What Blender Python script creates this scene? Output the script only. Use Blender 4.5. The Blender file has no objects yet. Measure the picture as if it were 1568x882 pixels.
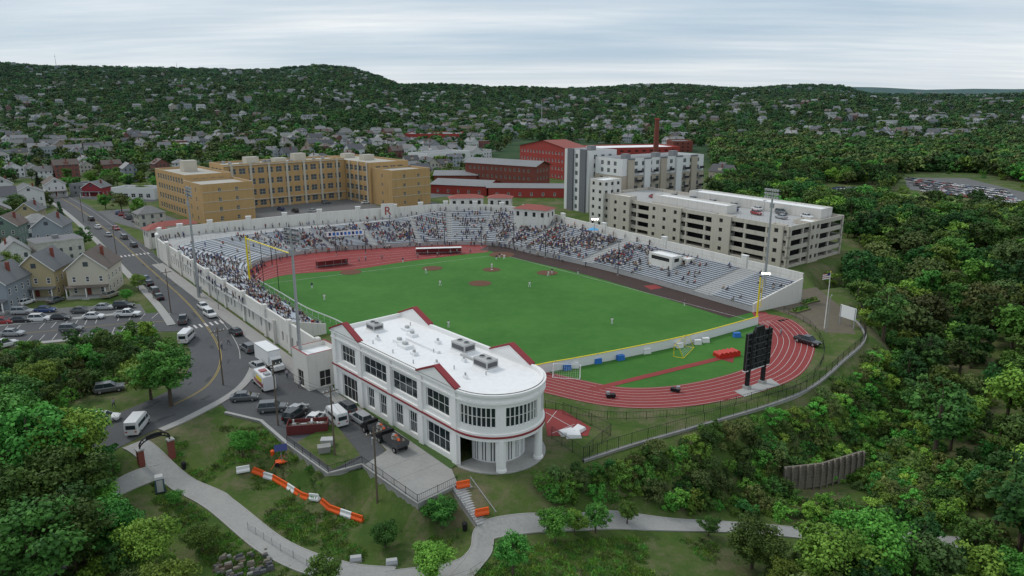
import bpy, math, random, time
import numpy as np
from mathutils import Vector, Matrix, noise
T0=time.time()
random.seed(7); RNG=np.random.default_rng(7)
# ---------- survey helper: camera station and ground intersection -------------
F=1100.; HC=50.; PT=math.atan((441-150)/F); SP,CP=math.sin(PT),math.cos(PT)
def gp(px,py,z=0.):
    dx=(px-784)/F; dy=(441-py)/F
    t=(HC-z)/(SP-dy*CP)
    return (dx*t, t*(CP+dy*SP))
def gps(l,z=0.): return [gp(a,b,z) for a,b in l]
def ss(a,b,x):
    t=np.clip((x-a)/(b-a),0,1); return t*t*(3-2*t)
def pip(X,Y,poly):
    X=np.asarray(X,float);Y=np.asarray(Y,float); ins=np.zeros(X.shape,bool); n=len(poly)
    for i in range(n):
        x1,y1=poly[i];x2,y2=poly[(i+1)%n]
        if y1==y2: continue
        c=((y1>Y)!=(y2>Y))&(X<(x2-x1)*(Y-y1)/(y2-y1)+x1); ins^=c
    return ins
def dline(X,Y,pts,closed=False):
    X=np.asarray(X,float);Y=np.asarray(Y,float); d=np.full(X.shape,1e9); n=len(pts)
    for i in range(n if closed else n-1):
        x1,y1=pts[i];x2,y2=pts[(i+1)%n]; vx,vy=x2-x1,y2-y1; L=vx*vx+vy*vy+1e-9
        t=np.clip(((X-x1)*vx+(Y-y1)*vy)/L,0,1)
        d=np.minimum(d,np.hypot(X-x1-t*vx,Y-y1-t*vy))
    return d
# ---------- terrain ----------
LOW=gps([(-300,745),(60,700),(190,690),(300,640),(345,634),(400,646),(440,682),(500,730),(555,714),(640,774),(702,744),(770,742),(840,712),(893,708),(967,684),(1102,645),(1244,594),(1327,515),(1290,440),(1245,447),(1222,416),(1297,391),(1330,352),(1568,345),(2300,345)])+[(700,60),(500,-60),(-300,-60),(-300,30)]
RID=[(-400,103),(-200,98),(0,98),(100,105),(250,109),(330,110),(420,111),(500,106),(550,108),(590,119),(620,132),(700,136),(850,136),(950,133),(1040,130),(1120,135),(1200,133),(1270,135),(1310,143),(1400,147),(1568,149),(2000,149)]
rx=np.array([(a-784)/F for a,b in RID]); rh=np.array([50+(150-b)/F*3600-14 for a,b in RID])
def wav(X,Y,s,seed):
    return (np.sin(X/s+seed)*np.cos(Y/s*1.13+seed*2.1)+.6*np.sin(X/s*2.1+Y/s*1.3+seed*3)+.4*np.cos(X/s*3.7-Y/s*2.9+seed))/2
def Hf(X,Y):
    X=np.asarray(X,float);Y=np.asarray(Y,float)
    ins=pip(X,Y,LOW); d=np.where(ins,dline(X,Y,LOW[:25]),0)
    f=ss(-40,-35,X)*(1-ss(-9,-4,X))*(Y<105)
    w=12-9.3*f
    drop=3.6+6.0*ss(5,50,X)-9*ss(95,150,X)
    h=-drop*ss(0,1,d/w)+ins*ss(4,25,d)*wav(X,Y,17,1.)*.9
    h=h+ss(430,900,Y)*wav(X,Y,160,2.)*4
    h=h+ss(900,1700,Y)*(1-ss(2600,3500,Y))*(np.maximum(wav(X,Y,330,1.7),-.2)+.2)*30
    Ys=np.maximum(Y,1)
    R=np.interp(X/Ys,rx,rh)
    k=ss(900,3600,Y)**1.15
    back=1-.75*ss(3700,5200,Y)
    h=h+np.where(Y>900,(R+wav(X,Y,420,5.)*12*k)*k*back,0)
    far=158+wav(X,Y*0,700,3.)*26
    h=h+np.where(Y>5000,(far-R*.2)*ss(5200,9000,Y)*(1-.5*ss(9500,13000,Y)),0)
    return h
def H1(x,y): return float(Hf(np.array([x]),np.array([y]))[0])
def gt(px,py):
    z=0.
    for i in range(14):
        x,y=gp(px,py,z); z=.5*z+.5*H1(x,y)
    return (x,y,H1(x,y))
# ---------- materials ----------
MATS={}
def nt(name):
    m=bpy.data.materials.new(name); m.use_nodes=True; n=m.node_tree; n.nodes.clear()
    o=n.nodes.new('ShaderNodeOutputMaterial'); b=n.nodes.new('ShaderNodeBsdfPrincipled'); n.links.new(b.outputs[0],o.inputs[0])
    MATS[name]=m; return m,n,b
def mixc(n,fac,a,b,mode='MIX'):
    x=n.nodes.new('ShaderNodeMix'); x.data_type='RGBA'; x.blend_type=mode
    for s,v in ((x.inputs[0],fac),(x.inputs[6],a),(x.inputs[7],b)):
        if isinstance(v,bpy.types.NodeSocket): n.links.new(v,s)
        elif isinstance(v,(int,float)): s.default_value=v
        else: s.default_value=(*v[:3],1)
    return x.outputs[2]
def noi(n,scale,detail=4,rough=.6,vec=None,coord='pos'):
    t=n.nodes.new('ShaderNodeTexNoise'); t.inputs['Scale'].default_value=scale; t.inputs['Detail'].default_value=detail; t.inputs['Roughness'].default_value=rough
    if vec is None:
        g=n.nodes.new('ShaderNodeNewGeometry'); vec=g.outputs['Position']
    n.links.new(vec,t.inputs['Vector']); return t.outputs['Fac']
def rampf(n,s,a,b):
    r=n.nodes.new('ShaderNodeMapRange'); r.inputs[1].default_value=a; r.inputs[2].default_value=b; n.links.new(s,r.inputs[0]); return r.outputs[0]
def mat(name,col,rough=.8,var=.25,sc=.4,metal=0,spec=.3,sc2=None,streak=False):
    if name in MATS: return MATS[name]
    m,n,b=nt(name)
    b.inputs['Roughness'].default_value=rough; b.inputs['Metallic'].default_value=metal
    b.inputs['Specular IOR Level'].default_value=spec
    d=[c*(1-var) for c in col]; l=[min(1,c*(1+var*.6)) for c in col]
    f=rampf(n,noi(n,sc,5,.65),.3,.7)
    c=mixc(n,f,d,l)
    f2=rampf(n,noi(n,(sc2 or sc*9),3,.6),.25,.75)
    c=mixc(n,f2,c,[x*(1+var*.3) for x in col]) if var>0 else c
    c2=mixc(n,.25,c,mixc(n,f2,d,l))
    if streak:
        g=n.nodes.new('ShaderNodeNewGeometry'); mp=n.nodes.new('ShaderNodeMapping'); mp.inputs['Scale'].default_value=(1.2,1.2,.08)
        n.links.new(g.outputs['Position'],mp.inputs[0]); s=rampf(n,noi(n,1.0,4,.7,mp.outputs[0]),.52,.75)
        c2=mixc(n,s,c2,[x*.75 for x in col])
    n.links.new(c2,b.inputs['Base Color']); return m
def glass(name,col=(.02,.03,.035),r=.12):
    if name in MATS: return MATS[name]
    m,n,b=nt(name); b.inputs['Base Color'].default_value=(*col,1); b.inputs['Roughness'].default_value=r; b.inputs['Specular IOR Level'].default_value=.5
    return m
def rampmat(name,cols,rough=.8,haze=False):
    m,n,b=nt(name); b.inputs['Roughness'].default_value=rough; b.inputs['Specular IOR Level'].default_value=.25
    o=n.nodes.new('ShaderNodeObjectInfo'); r=n.nodes.new('ShaderNodeValToRGB'); r.color_ramp.interpolation='CONSTANT'
    k=len(cols); e=r.color_ramp.elements
    while len(e)<k: e.new(.5)
    for i,c in enumerate(cols): e[i].position=i/k; e[i].color=(*c,1)
    n.links.new(o.outputs['Random'],r.inputs[0]); c=r.outputs[0]
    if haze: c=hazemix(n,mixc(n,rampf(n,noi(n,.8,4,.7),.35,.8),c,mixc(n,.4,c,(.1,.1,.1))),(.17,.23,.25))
    n.links.new(c,b.inputs['Base Color']); return m
def rampf_to(n,s,a,b):
    r=n.nodes.new('ShaderNodeMapRange'); r.inputs[3].default_value=a; r.inputs[4].default_value=b; n.links.new(s,r.inputs[0]); return r.outputs[0]
def leafmat(name,dark,light,haze=True):
    m,n,b=nt(name)
    b.inputs['Roughness'].default_value=.65; b.inputs['Specular IOR Level'].default_value=.2
    a=n.nodes.new('ShaderNodeAttribute'); a.attribute_name='tint'
    o=n.nodes.new('ShaderNodeObjectInfo')
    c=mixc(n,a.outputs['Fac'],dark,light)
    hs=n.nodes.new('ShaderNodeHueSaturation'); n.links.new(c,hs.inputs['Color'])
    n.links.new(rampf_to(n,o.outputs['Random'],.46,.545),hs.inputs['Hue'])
    mm=n.nodes.new('ShaderNodeMath'); mm.operation='MULTIPLY'; mm.inputs[1].default_value=7.13; n.links.new(o.outputs['Random'],mm.inputs[0])
    fr=n.nodes.new('ShaderNodeMath'); fr.operation='FRACT'; n.links.new(mm.outputs[0],fr.inputs[0])
    v1=rampf_to(n,fr.outputs[0],.5,1.4)
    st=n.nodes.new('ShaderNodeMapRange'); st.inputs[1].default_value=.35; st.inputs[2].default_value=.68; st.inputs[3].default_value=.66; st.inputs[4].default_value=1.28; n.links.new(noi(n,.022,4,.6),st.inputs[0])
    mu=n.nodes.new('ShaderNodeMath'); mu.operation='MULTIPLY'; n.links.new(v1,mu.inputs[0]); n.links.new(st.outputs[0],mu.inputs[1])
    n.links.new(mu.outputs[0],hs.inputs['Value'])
    c=hs.outputs[0]
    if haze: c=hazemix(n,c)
    n.links.new(c,b.inputs['Base Color'])
    return m
def hazemix(n,c,hz=(.075,.130,.140)):  # aerial haze painted into base colour, growing with distance from origin
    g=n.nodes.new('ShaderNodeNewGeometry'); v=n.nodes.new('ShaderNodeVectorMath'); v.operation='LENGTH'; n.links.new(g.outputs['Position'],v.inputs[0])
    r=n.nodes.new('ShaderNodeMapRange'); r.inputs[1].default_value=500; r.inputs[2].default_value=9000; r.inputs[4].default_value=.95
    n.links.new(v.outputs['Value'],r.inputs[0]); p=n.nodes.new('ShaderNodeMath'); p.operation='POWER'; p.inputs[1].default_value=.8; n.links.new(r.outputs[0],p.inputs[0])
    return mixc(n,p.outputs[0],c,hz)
M_ivory=mat('stadium_stucco',(.66,.64,.595),.85,.08,.25,streak=True)
M_conc=mat('concrete',(.35,.345,.33),.85,.2,.3,streak=True)
M_concf=mat('concrete_floor',(.38,.38,.375),.85,.2,.15)
M_bench=mat('aluminium_bench',(.45,.49,.55),.45,.12,.5)
M_white=mat('white_stucco',(.79,.78,.76),.7,.07,.3)
M_roofw=mat('white_roof',(.80,.80,.80),.6,.13,.12)
M_redtrim=mat('red_trim',(.25,.035,.04),.6,.15,1)
M_tile=mat('red_tile_roof',(.27,.08,.065),.8,.3,1.5)
M_asph=mat('asphalt',(.088,.090,.094),.9,.3,.12,sc2=2.)
M_asph2=mat('asphalt_old',(.13,.13,.13),.9,.3,.1)
M_side=mat('sidewalk',(.33,.32,.305),.9,.2,.3)
M_path=mat('path_concrete',(.31,.305,.29),.9,.25,.3)
M_kerb=mat('kerb',(.36,.35,.33),.85,.15,.6)
M_wpaint=mat('white_line_paint',(.55,.52,.50),.7,.15,1)
M_ypaint=mat('yellow_line_paint',(.45,.32,.06),.7,.15,1)
M_track=mat('red_track',(.25,.042,.040),.85,.2,.12)
M_trackd=mat('dark_warning_track',(.055,.035,.03),.9,.3,.15)
M_dirt=mat('infield_dirt',(.13,.06,.035),.9,.3,1)
M_black=mat('black_metal',(.012,.012,.014),.5,.2,1)
M_grey=mat('galvanised_steel',(.33,.34,.35),.5,.15,1,metal=.3)
M_unit=mat('air_handler_casing',(.42,.42,.41),.6,.15,1)
M_yel=mat('yellow_paint',(.78,.60,.02),.5,.1,1)
M_glass=glass('window_glass'); M_glass2=glass('window_glass_grey',(.07,.085,.095),.2)
M_gar=mat('garage_precast',(.50,.46,.395),.85,.12,.15,streak=True)
M_garw=mat('garage_precast_light',(.60,.58,.54),.85,.1,.15,streak=True)
M_dark=mat('shadowed_interior',(.03,.03,.03),.9,.2,.5)  # flat dark colour painted in for shade inside openings; also plain dark parts
M_tan=mat('tan_brick',(.46,.295,.135),.85,.16,.12,sc2=3.,streak=True)
M_cream=mat('cream_stone',(.50,.46,.38),.8,.12,.3)
M_rbrick=mat('red_brick',(.20,.06,.045),.85,.25,.2,sc2=3.)
M_rbrick2=mat('bright_red_brick',(.34,.055,.045),.85,.2,.2)
M_groof=mat('grey_roof',(.22,.225,.23),.85,.2,.1)
M_apw=mat('apartment_white_panel',(.66,.66,.65),.7,.08,.2)
M_apd=mat('apartment_grey_panel',(.15,.155,.17),.7,.1,.2)
M_apt=mat('apartment_tan_panel',(.40,.35,.28),.7,.1,.2)
M_wood=mat('utility_wood',(.13,.10,.075),.9,.3,2)
M_ora=mat('orange_plastic',(.75,.11,.02),.5,.1,1)
M_wpl=mat('white_plastic',(.74,.74,.74),.5,.05,1)
M_stone=mat('retaining_block',(.27,.265,.25),.9,.3,.8)
M_wallc=mat('retaining_wall_concrete',(.30,.295,.28),.9,.25,.5,streak=True)
M_timber=mat('timber_wall',(.20,.175,.145),.9,.4,1.2)
M_shing=mat('shingle_roof',(.10,.10,.105),.9,.25,1.2)
M_tyre=mat('tyre_rubber',(.015,.015,.015),.8,.1,3)
M_hub=mat('wheel_hub',(.4,.4,.4),.4,.1,3,metal=.6)
M_bark=mat('bark',(.09,.07,.05),.95,.3,3)
# turf
m,n,b=nt('artificial_turf'); b.inputs['Roughness'].default_value=.85; b.inputs['Specular IOR Level'].default_value=.15
c=mixc(n,rampf(n,noi(n,.03,6,.72),.35,.65),(.038,.135,.022),(.062,.185,.032))
c=mixc(n,rampf(n,noi(n,.35,7,.8),.45,.8),c,mixc(n,.5,c,(.10,.21,.055)))
n.links.new(c,b.inputs['Base Color']); M_turf=m
# ground
m,n,b=nt('ground_grass'); b.inputs['Roughness'].default_value=.95; b.inputs['Specular IOR Level'].default_value=.1
c=mixc(n,rampf(n,noi(n,.09,6,.7),.35,.65),(.048,.098,.020),(.11,.155,.04))
c=mixc(n,rampf(n,noi(n,.08,9,.82),.47,.62),c,(.19,.16,.10))
c=mixc(n,rampf(n,noi(n,1.7,6,.85),.3,.8),c,mixc(n,.5,c,(.03,.06,.015)))
g=n.nodes.new('ShaderNodeNewGeometry'); sx=n.nodes.new('ShaderNodeSeparateXYZ'); n.links.new(g.outputs['Position'],sx.inputs[0])
fm=rampf(n,sx.outputs['Y'],420,620)
cf=mixc(n,rampf(n,noi(n,.02,6,.8),.4,.65),(.022,.055,.018),(.055,.09,.034))
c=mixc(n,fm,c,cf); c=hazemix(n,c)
fr_=mixc(n,rampf(n,noi(n,.004,8,.75),.4,.62),(.055,.10,.10),(.085,.14,.135)); c=mixc(n,rampf(n,sx.outputs['Y'],4800,6500),c,fr_)  # far ridges: bluish distance haze painted into the ground colour
n.links.new(c,b.inputs['Base Color'])
bp=n.nodes.new('ShaderNodeBump'); bp.inputs['Strength'].default_value=.6; bp.inputs['Distance'].default_value=.4; n.links.new(noi(n,1.2,6,.8),bp.inputs['Height']); n.links.new(bp.outputs[0],b.inputs['Normal'])
M_ground=m
# ---------- mesh builder ----------
SC=bpy.context.scene; COL=SC.collection
class MB:
    def __init__(s): s.v=[];s.f=[];s.m=[];s.M=Matrix.Identity(4)
    def add(s,vs,fs,mt):
        o=len(s.v); M=s.M
        s.v.extend([tuple(M@Vector(p)) for p in vs]); s.f.extend([tuple(i+o for i in f) for f in fs]); s.m.extend([mt]*len(fs))
    def box(s,x0,x1,y0,y1,z0,z1,mt,top=None):
        v=[(x0,y0,z0),(x1,y0,z0),(x1,y1,z0),(x0,y1,z0),(x0,y0,z1),(x1,y0,z1),(x1,y1,z1),(x0,y1,z1)]
        s.add(v,[(0,3,2,1),(0,1,5,4),(1,2,6,5),(2,3,7,6),(3,0,4,7)],mt); s.add(v,[(4,5,6,7)],top or mt)
    def frustum(s,b,t,mt,top=None):
        v=list(b)+list(t); k=len(b)
        s.add(v,[(i,(i+1)%k,k+(i+1)%k,k+i) for i in range(k)],mt); s.add(v,[tuple(range(k,2*k))],top or mt)
    def prism(s,poly,z0,z1,mt,top=None):
        s.frustum([(x,y,z0) for x,y in poly],[(x,y,z1) for x,y in poly],mt,top)
    def sheet(s,poly,z,mt): s.add([(x,y,z) for x,y in poly],[tuple(range(len(poly)))],mt)
    def cyl(s,p0,p1,r0,r1,k,mt,caps=True):
        p0=Vector(p0);p1=Vector(p1);d=(p1-p0).normalized(); a=d.orthogonal().normalized(); b=d.cross(a)
        v=[];
        for p,r in ((p0,r0),(p1,r1)):
            for i in range(k):
                t=2*math.pi*i/k; v.append(tuple(p+a*(r*math.cos(t))+b*(r*math.sin(t))))
        fs=[(i,(i+1)%k,k+(i+1)%k,k+i) for i in range(k)]
        if caps: fs+=[tuple(range(k,2*k)),tuple(reversed(range(k)))]
        s.add(v,fs,mt)
    def at(s,x,y,z=0,yaw=0): s.M=Matrix.Translation((x,y,z))@Matrix.Rotation(yaw,4,'Z'); return s
    def mesh(s,name,only=None):
        me=bpy.data.meshes.new(name); idx=[i for i in range(len(s.f)) if only is None or s.m[i] is only]
        if only is None: V=s.v; Fs=s.f
        else:
            mp={};V=[];Fs=[]
            for i in idx:
                f=[]
                for q in s.f[i]:
                    if q not in mp: mp[q]=len(V);V.append(s.v[q])
                    f.append(mp[q])
                Fs.append(f)
        me.from_pydata(V,[],Fs); ms=[]
        for i in idx:
            if s.m[i] not in ms: ms.append(s.m[i])
        for q in ms: me.materials.append(q)
        d={q:i for i,q in enumerate(ms)}
        me.polygons.foreach_set('material_index',[d[s.m[i]] for i in idx]); me.update(); return me
    def obj(s,name,col=COL):
        o=bpy.data.objects.new(name,s.mesh(name)); 
        if col: col.objects.link(o)
        return o
    def group(s,name):
        e=bpy.data.objects.new(name,None); COL.objects.link(e); e.empty_display_size=.5
        ms=[]
        for q in s.m:
            if q not in ms: ms.append(q)
        for q in ms:
            o=bpy.data.objects.new(q.name+'_part',s.mesh(q.name+'_part',q)); COL.objects.link(o); o.parent=e
        return e
def ccw(poly):
    a=sum(poly[i][0]*poly[(i+1)%len(poly)][1]-poly[(i+1)%len(poly)][0]*poly[i][1] for i in range(len(poly)))
    return list(poly) if a>0 else list(reversed(poly))
def inset(poly,d):
    n=len(poly);o=[]
    for i in range(n):
        a=Vector(poly[i-1]);b=Vector(poly[i]);c=Vector(poly[(i+1)%n])
        e1=(b-a).normalized();e2=(c-b).normalized(); n1=Vector((-e1.y,e1.x));n2=Vector((-e2.y,e2.x))
        m=(n1+n2); m=m/max(.2,m.length_squared)*2
        o.append((b.x+m.x*d,b.y+m.y*d))
    return o
def wall(mb,p0,p1,z0,z1,ops,mt,dep=.25,gl=None,fr=None,mull=0,hm=0):
    """wall p0->p1 (interior on the left), openings (s0,s1,za,zb[,glassmat])"""
    p0=Vector(p0);p1=Vector(p1);L=(p1-p0).length;d=(p1-p0)/L; nin=Vector((-d.y,d.x))
    S=sorted(set([0,L]+[round(v,4) for o in ops for v in o[:2]])); Z=sorted(set([z0,z1]+[round(v,4) for o in ops for v in o[2:4]]))
    def P(s,z,k=0): q=p0+d*s+nin*k; return (q.x,q.y,z)
    for i in range(len(S)-1):
        for j in range(len(Z)-1):
            sm=(S[i]+S[i+1])/2; zm=(Z[j]+Z[j+1])/2
            if any(o[0]<sm<o[1] and o[2]<zm<o[3] for o in ops): continue
            mb.add([P(S[i],Z[j]),P(S[i+1],Z[j]),P(S[i+1],Z[j+1]),P(S[i],Z[j+1])],[(0,1,2,3)],mt)
    for o in ops:
        a,b,c,e=o[:4]; g=o[4] if len(o)>4 else (gl or M_glass)
        A=[P(a,c),P(b,c),P(b,e),P(a,e)];B=[P(a,c,dep),P(b,c,dep),P(b,e,dep),P(a,e,dep)]
        mb.add(A+B,[(0,1,5,4),(1,2,6,5),(2,3,7,6),(3,0,4,7)],fr or mt); mb.add(B,[(0,1,2,3)],g)
        if mull or hm:
            fm=fr or mt
            for k in range(0,mull+2):
                s=a+(b-a)*k/(mull+1); w=.05
                s=min(max(s,a+w),b-w); q=[P(s-w,c,dep-.06),P(s+w,c,dep-.06),P(s+w,e,dep-.06),P(s-w,e,dep-.06)]; mb.add(q,[(0,1,2,3)],fm)
            for k in range(0,hm+2):
                z=c+(e-c)*k/(hm+1); w=.05; z=min(max(z,c+w),e-w)
                q=[P(a,z-w,dep-.064),P(b,z-w,dep-.064),P(b,z+w,dep-.064),P(a,z+w,dep-.064)]; mb.add(q,[(0,1,2,3)],fm)
def roofpar(mb,poly,zr,zt,th,mw,mr,cap=None):
    ip=inset(poly,th); n=len(poly)
    mb.sheet(ip,zr,mr)
    for i in range(n):
        j=(i+1)%n
        mb.add([(*ip[j],zr),(*ip[i],zr),(*ip[i],zt),(*ip[j],zt)],[(0,1,2,3)],mw)
        mb.add([(*poly[i],zt),(*poly[j],zt),(*ip[j],zt),(*ip[i],zt)],[(0,1,2,3)],cap or mw)
def bldg(mb,poly,z0,h,floors,sp,ww,wh,mw,mr=M_groof,sill=1.0,gl=None,fr=None,mull=1,hm=1,cap=None,par=.9,base=0,skip=(),margin=1.5,dep=.2,pair=False):
    poly=ccw(poly); fh=h/floors
    for i in range(len(poly)):
        a=Vector(poly[i]);b=Vector(poly[(i+1)%len(poly)]);L=(b-a).length; ops=[]
        if i not in skip and L>4:
            k=max(1,int((L-2*margin)/sp)); s0=(L-(k-1)*sp)/2
            for f in range(floors):
                for j in range(k):
                    s=s0+j*sp; z=z0+f*fh+sill
                    ops.append((s-ww/2,s+ww/2,z,z+wh))
        wall(mb,a,b,z0,z0+h+par,ops,mw,dep,gl,fr,mull,hm)
    roofpar(mb,poly,z0+h,z0+h+par,.35,mw,mr,cap)
def rect(cx,cy,ux,uy,L0,L1,W0,W1):
    return [(cx+ux*a-uy*b,cy+uy*a+ux*b) for a,b in ((L0,W0),(L1,W0),(L1,W1),(L0,W1))]
def smooth(pts,k=8,closed=False):
    P=[np.array(p,float) for p in pts]; n=len(P); o=[]
    for i in range(n if closed else n-1):
        if closed: a,b,c,d=P[i-1],P[i],P[(i+1)%n],P[(i+2)%n]
        else: a,b,c,d=P[max(i-1,0)],P[i],P[i+1],P[min(i+2,n-1)]
        for j in range(k):
            t=j/k; o.append(tuple(.5*((2*b)+(c-a)*t+(2*a-5*b+4*c-d)*t*t+(3*b-3*c+d-a)*t**3)))
    if not closed:o.append(tuple(P[-1]))
    return o
def normals(pts,closed=False):
    n=len(pts);o=[]
    for i in range(n):
        a=pts[(i-1)%n] if (i>0 or closed) else pts[i]; b=pts[(i+1)%n] if (i<n-1 or closed) else pts[i]
        dx,dy=b[0]-a[0],b[1]-a[1];l=math.hypot(dx,dy) or 1; o.append((-dy/l,dx/l))
    return o
def ribbon(mb,pts,w,z,mt,off=0.,th=0.,terr=False,cross=1,closed=False):
    N=normals(pts,closed); n=len(pts)
    xs=[off-w/2+w*k/cross for k in range(cross+1)]
    v=[]
    for i in range(n):
        for x in xs:
            X=pts[i][0]+N[i][0]*x;Y=pts[i][1]+N[i][1]*x; v.append([X,Y,z])
    if terr:
        h=Hf(np.array([p[0] for p in v]),np.array([p[1] for p in v]))
        for i,p in enumerate(v): p[2]=z+h[i]
    c=cross+1; fs=[]
    for i in range(n if closed else n-1):
        j=(i+1)%n
        for k in range(cross): fs.append((i*c+k+1,i*c+k,j*c+k,j*c+k+1))
    mb.add(v,fs,mt)
    if th:
        lo=[(p[0],p[1],p[2]-th) for p in v]; m=len(v); fs=[]
        for i in range(n if closed else n-1):
            j=(i+1)%n
            fs.append((i*c,j*c,m+j*c,m+i*c)[::-1]); fs.append((i*c+c-1,j*c+c-1,m+j*c+c-1,m+i*c+c-1))
        mb.add(v+lo,fs,mt)
def resamp(P,n):
    P=np.array(P,float); d=np.r_[0,np.cumsum(np.hypot(*np.diff(P,axis=0).T))]; t=np.linspace(0,d[-1],n); return list(zip(np.interp(t,d,P[:,0]),np.interp(t,d,P[:,1])))
def dens(pts,step):
    o=[]
    for i in range(len(pts)-1):
        a=np.array(pts[i],float);b=np.array(pts[i+1],float);k=max(1,int(np.linalg.norm(b-a)/step))
        for j in range(k): o.append(tuple(a+(b-a)*j/k))
    o.append(tuple(map(float,pts[-1]))); return o
# ---------- ground sheet ----------
def axis(lo,hi,st,far,g=1.09):
    a=list(np.arange(lo,hi+.01,st)); s=st;x=hi;R=[]
    while x<far: s*=g; x+=s; R.append(x)
    return a,R
a,R=axis(-150,140,1.6,9500,1.06); _,Lf=axis(-140,150,1.6,9500,1.06); xs=np.array([-q for q in reversed(Lf)]+a+R)
b_,R2=axis(26,250,1.6,13500,1.04); ys=np.array([-60,-30,0,15]+b_+R2)
XX,YY=np.meshgrid(xs,ys); ZZ=Hf(XX,YY); nx=len(xs);ny=len(ys)
me=bpy.data.meshes.new('ground'); V=np.stack([XX.ravel(),YY.ravel(),ZZ.ravel()],1)
ii=np.arange(nx*ny).reshape(ny,nx); Q=np.stack([ii[:-1,:-1],ii[:-1,1:],ii[1:,1:],ii[1:,:-1]],-1).reshape(-1,4)
me.from_pydata(V.tolist(),[],Q.tolist()); me.materials.append(M_ground); me.polygons.foreach_set('use_smooth',[True]*len(Q)); me.update()
o=bpy.data.objects.new('ground',me); COL.objects.link(o)
# ---------- scatter ----------
def scatter(name,protos,P,scl,rot,pid):
    pc=bpy.data.collections.new(name+'_prototypes')
    for i,q in enumerate(protos): pc.objects.link(q)
    me=bpy.data.meshes.new(name); me.from_pydata([tuple(p) for p in P],[],[])
    for nm,tp,dat,key in (('scl','FLOAT',scl,'value'),('pid','INT',pid,'value')):
        at=me.attributes.new(nm,tp,'POINT'); at.data.foreach_set(key,np.asarray(dat))
    at=me.attributes.new('rot','FLOAT_VECTOR','POINT'); r=np.zeros((len(P),3),np.float32); r[:,2]=rot; at.data.foreach_set('vector',r.ravel())
    o=bpy.data.objects.new(name,me); COL.objects.link(o)
    g=bpy.data.node_groups.new(name,'GeometryNodeTree'); g.interface.new_socket('Geometry',in_out='INPUT',socket_type='NodeSocketGeometry'); g.interface.new_socket('Geometry',in_out='OUTPUT',socket_type='NodeSocketGeometry')
    N=g.nodes; gi=N.new('NodeGroupInput');go=N.new('NodeGroupOutput'); ip=N.new('GeometryNodeInstanceOnPoints'); ci=N.new('GeometryNodeCollectionInfo')
    ci.inputs['Collection'].default_value=pc; ci.inputs['Separate Children'].default_value=True; ci.inputs['Reset Children'].default_value=True
    ip.inputs['Pick Instance'].default_value=True
    def na(nm,tp):
        x=N.new('GeometryNodeInputNamedAttribute'); x.data_type=tp; x.inputs['Name'].default_value=nm
        return [s for s in x.outputs if s.enabled and s.name=='Attribute'][0]
    L=g.links; L.new(gi.outputs[0],ip.inputs['Points']); L.new(ci.outputs[0],ip.inputs['Instance'])
    L.new(na('pid','INT'),ip.inputs['Instance Index']); L.new(na('rot','FLOAT_VECTOR'),ip.inputs['Rotation']); L.new(na('scl','FLOAT'),ip.inputs['Scale'])
    L.new(ip.outputs[0],go.inputs[0])
    md=o.modifiers.new('scatter','NODES'); md.node_group=g; return o
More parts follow.
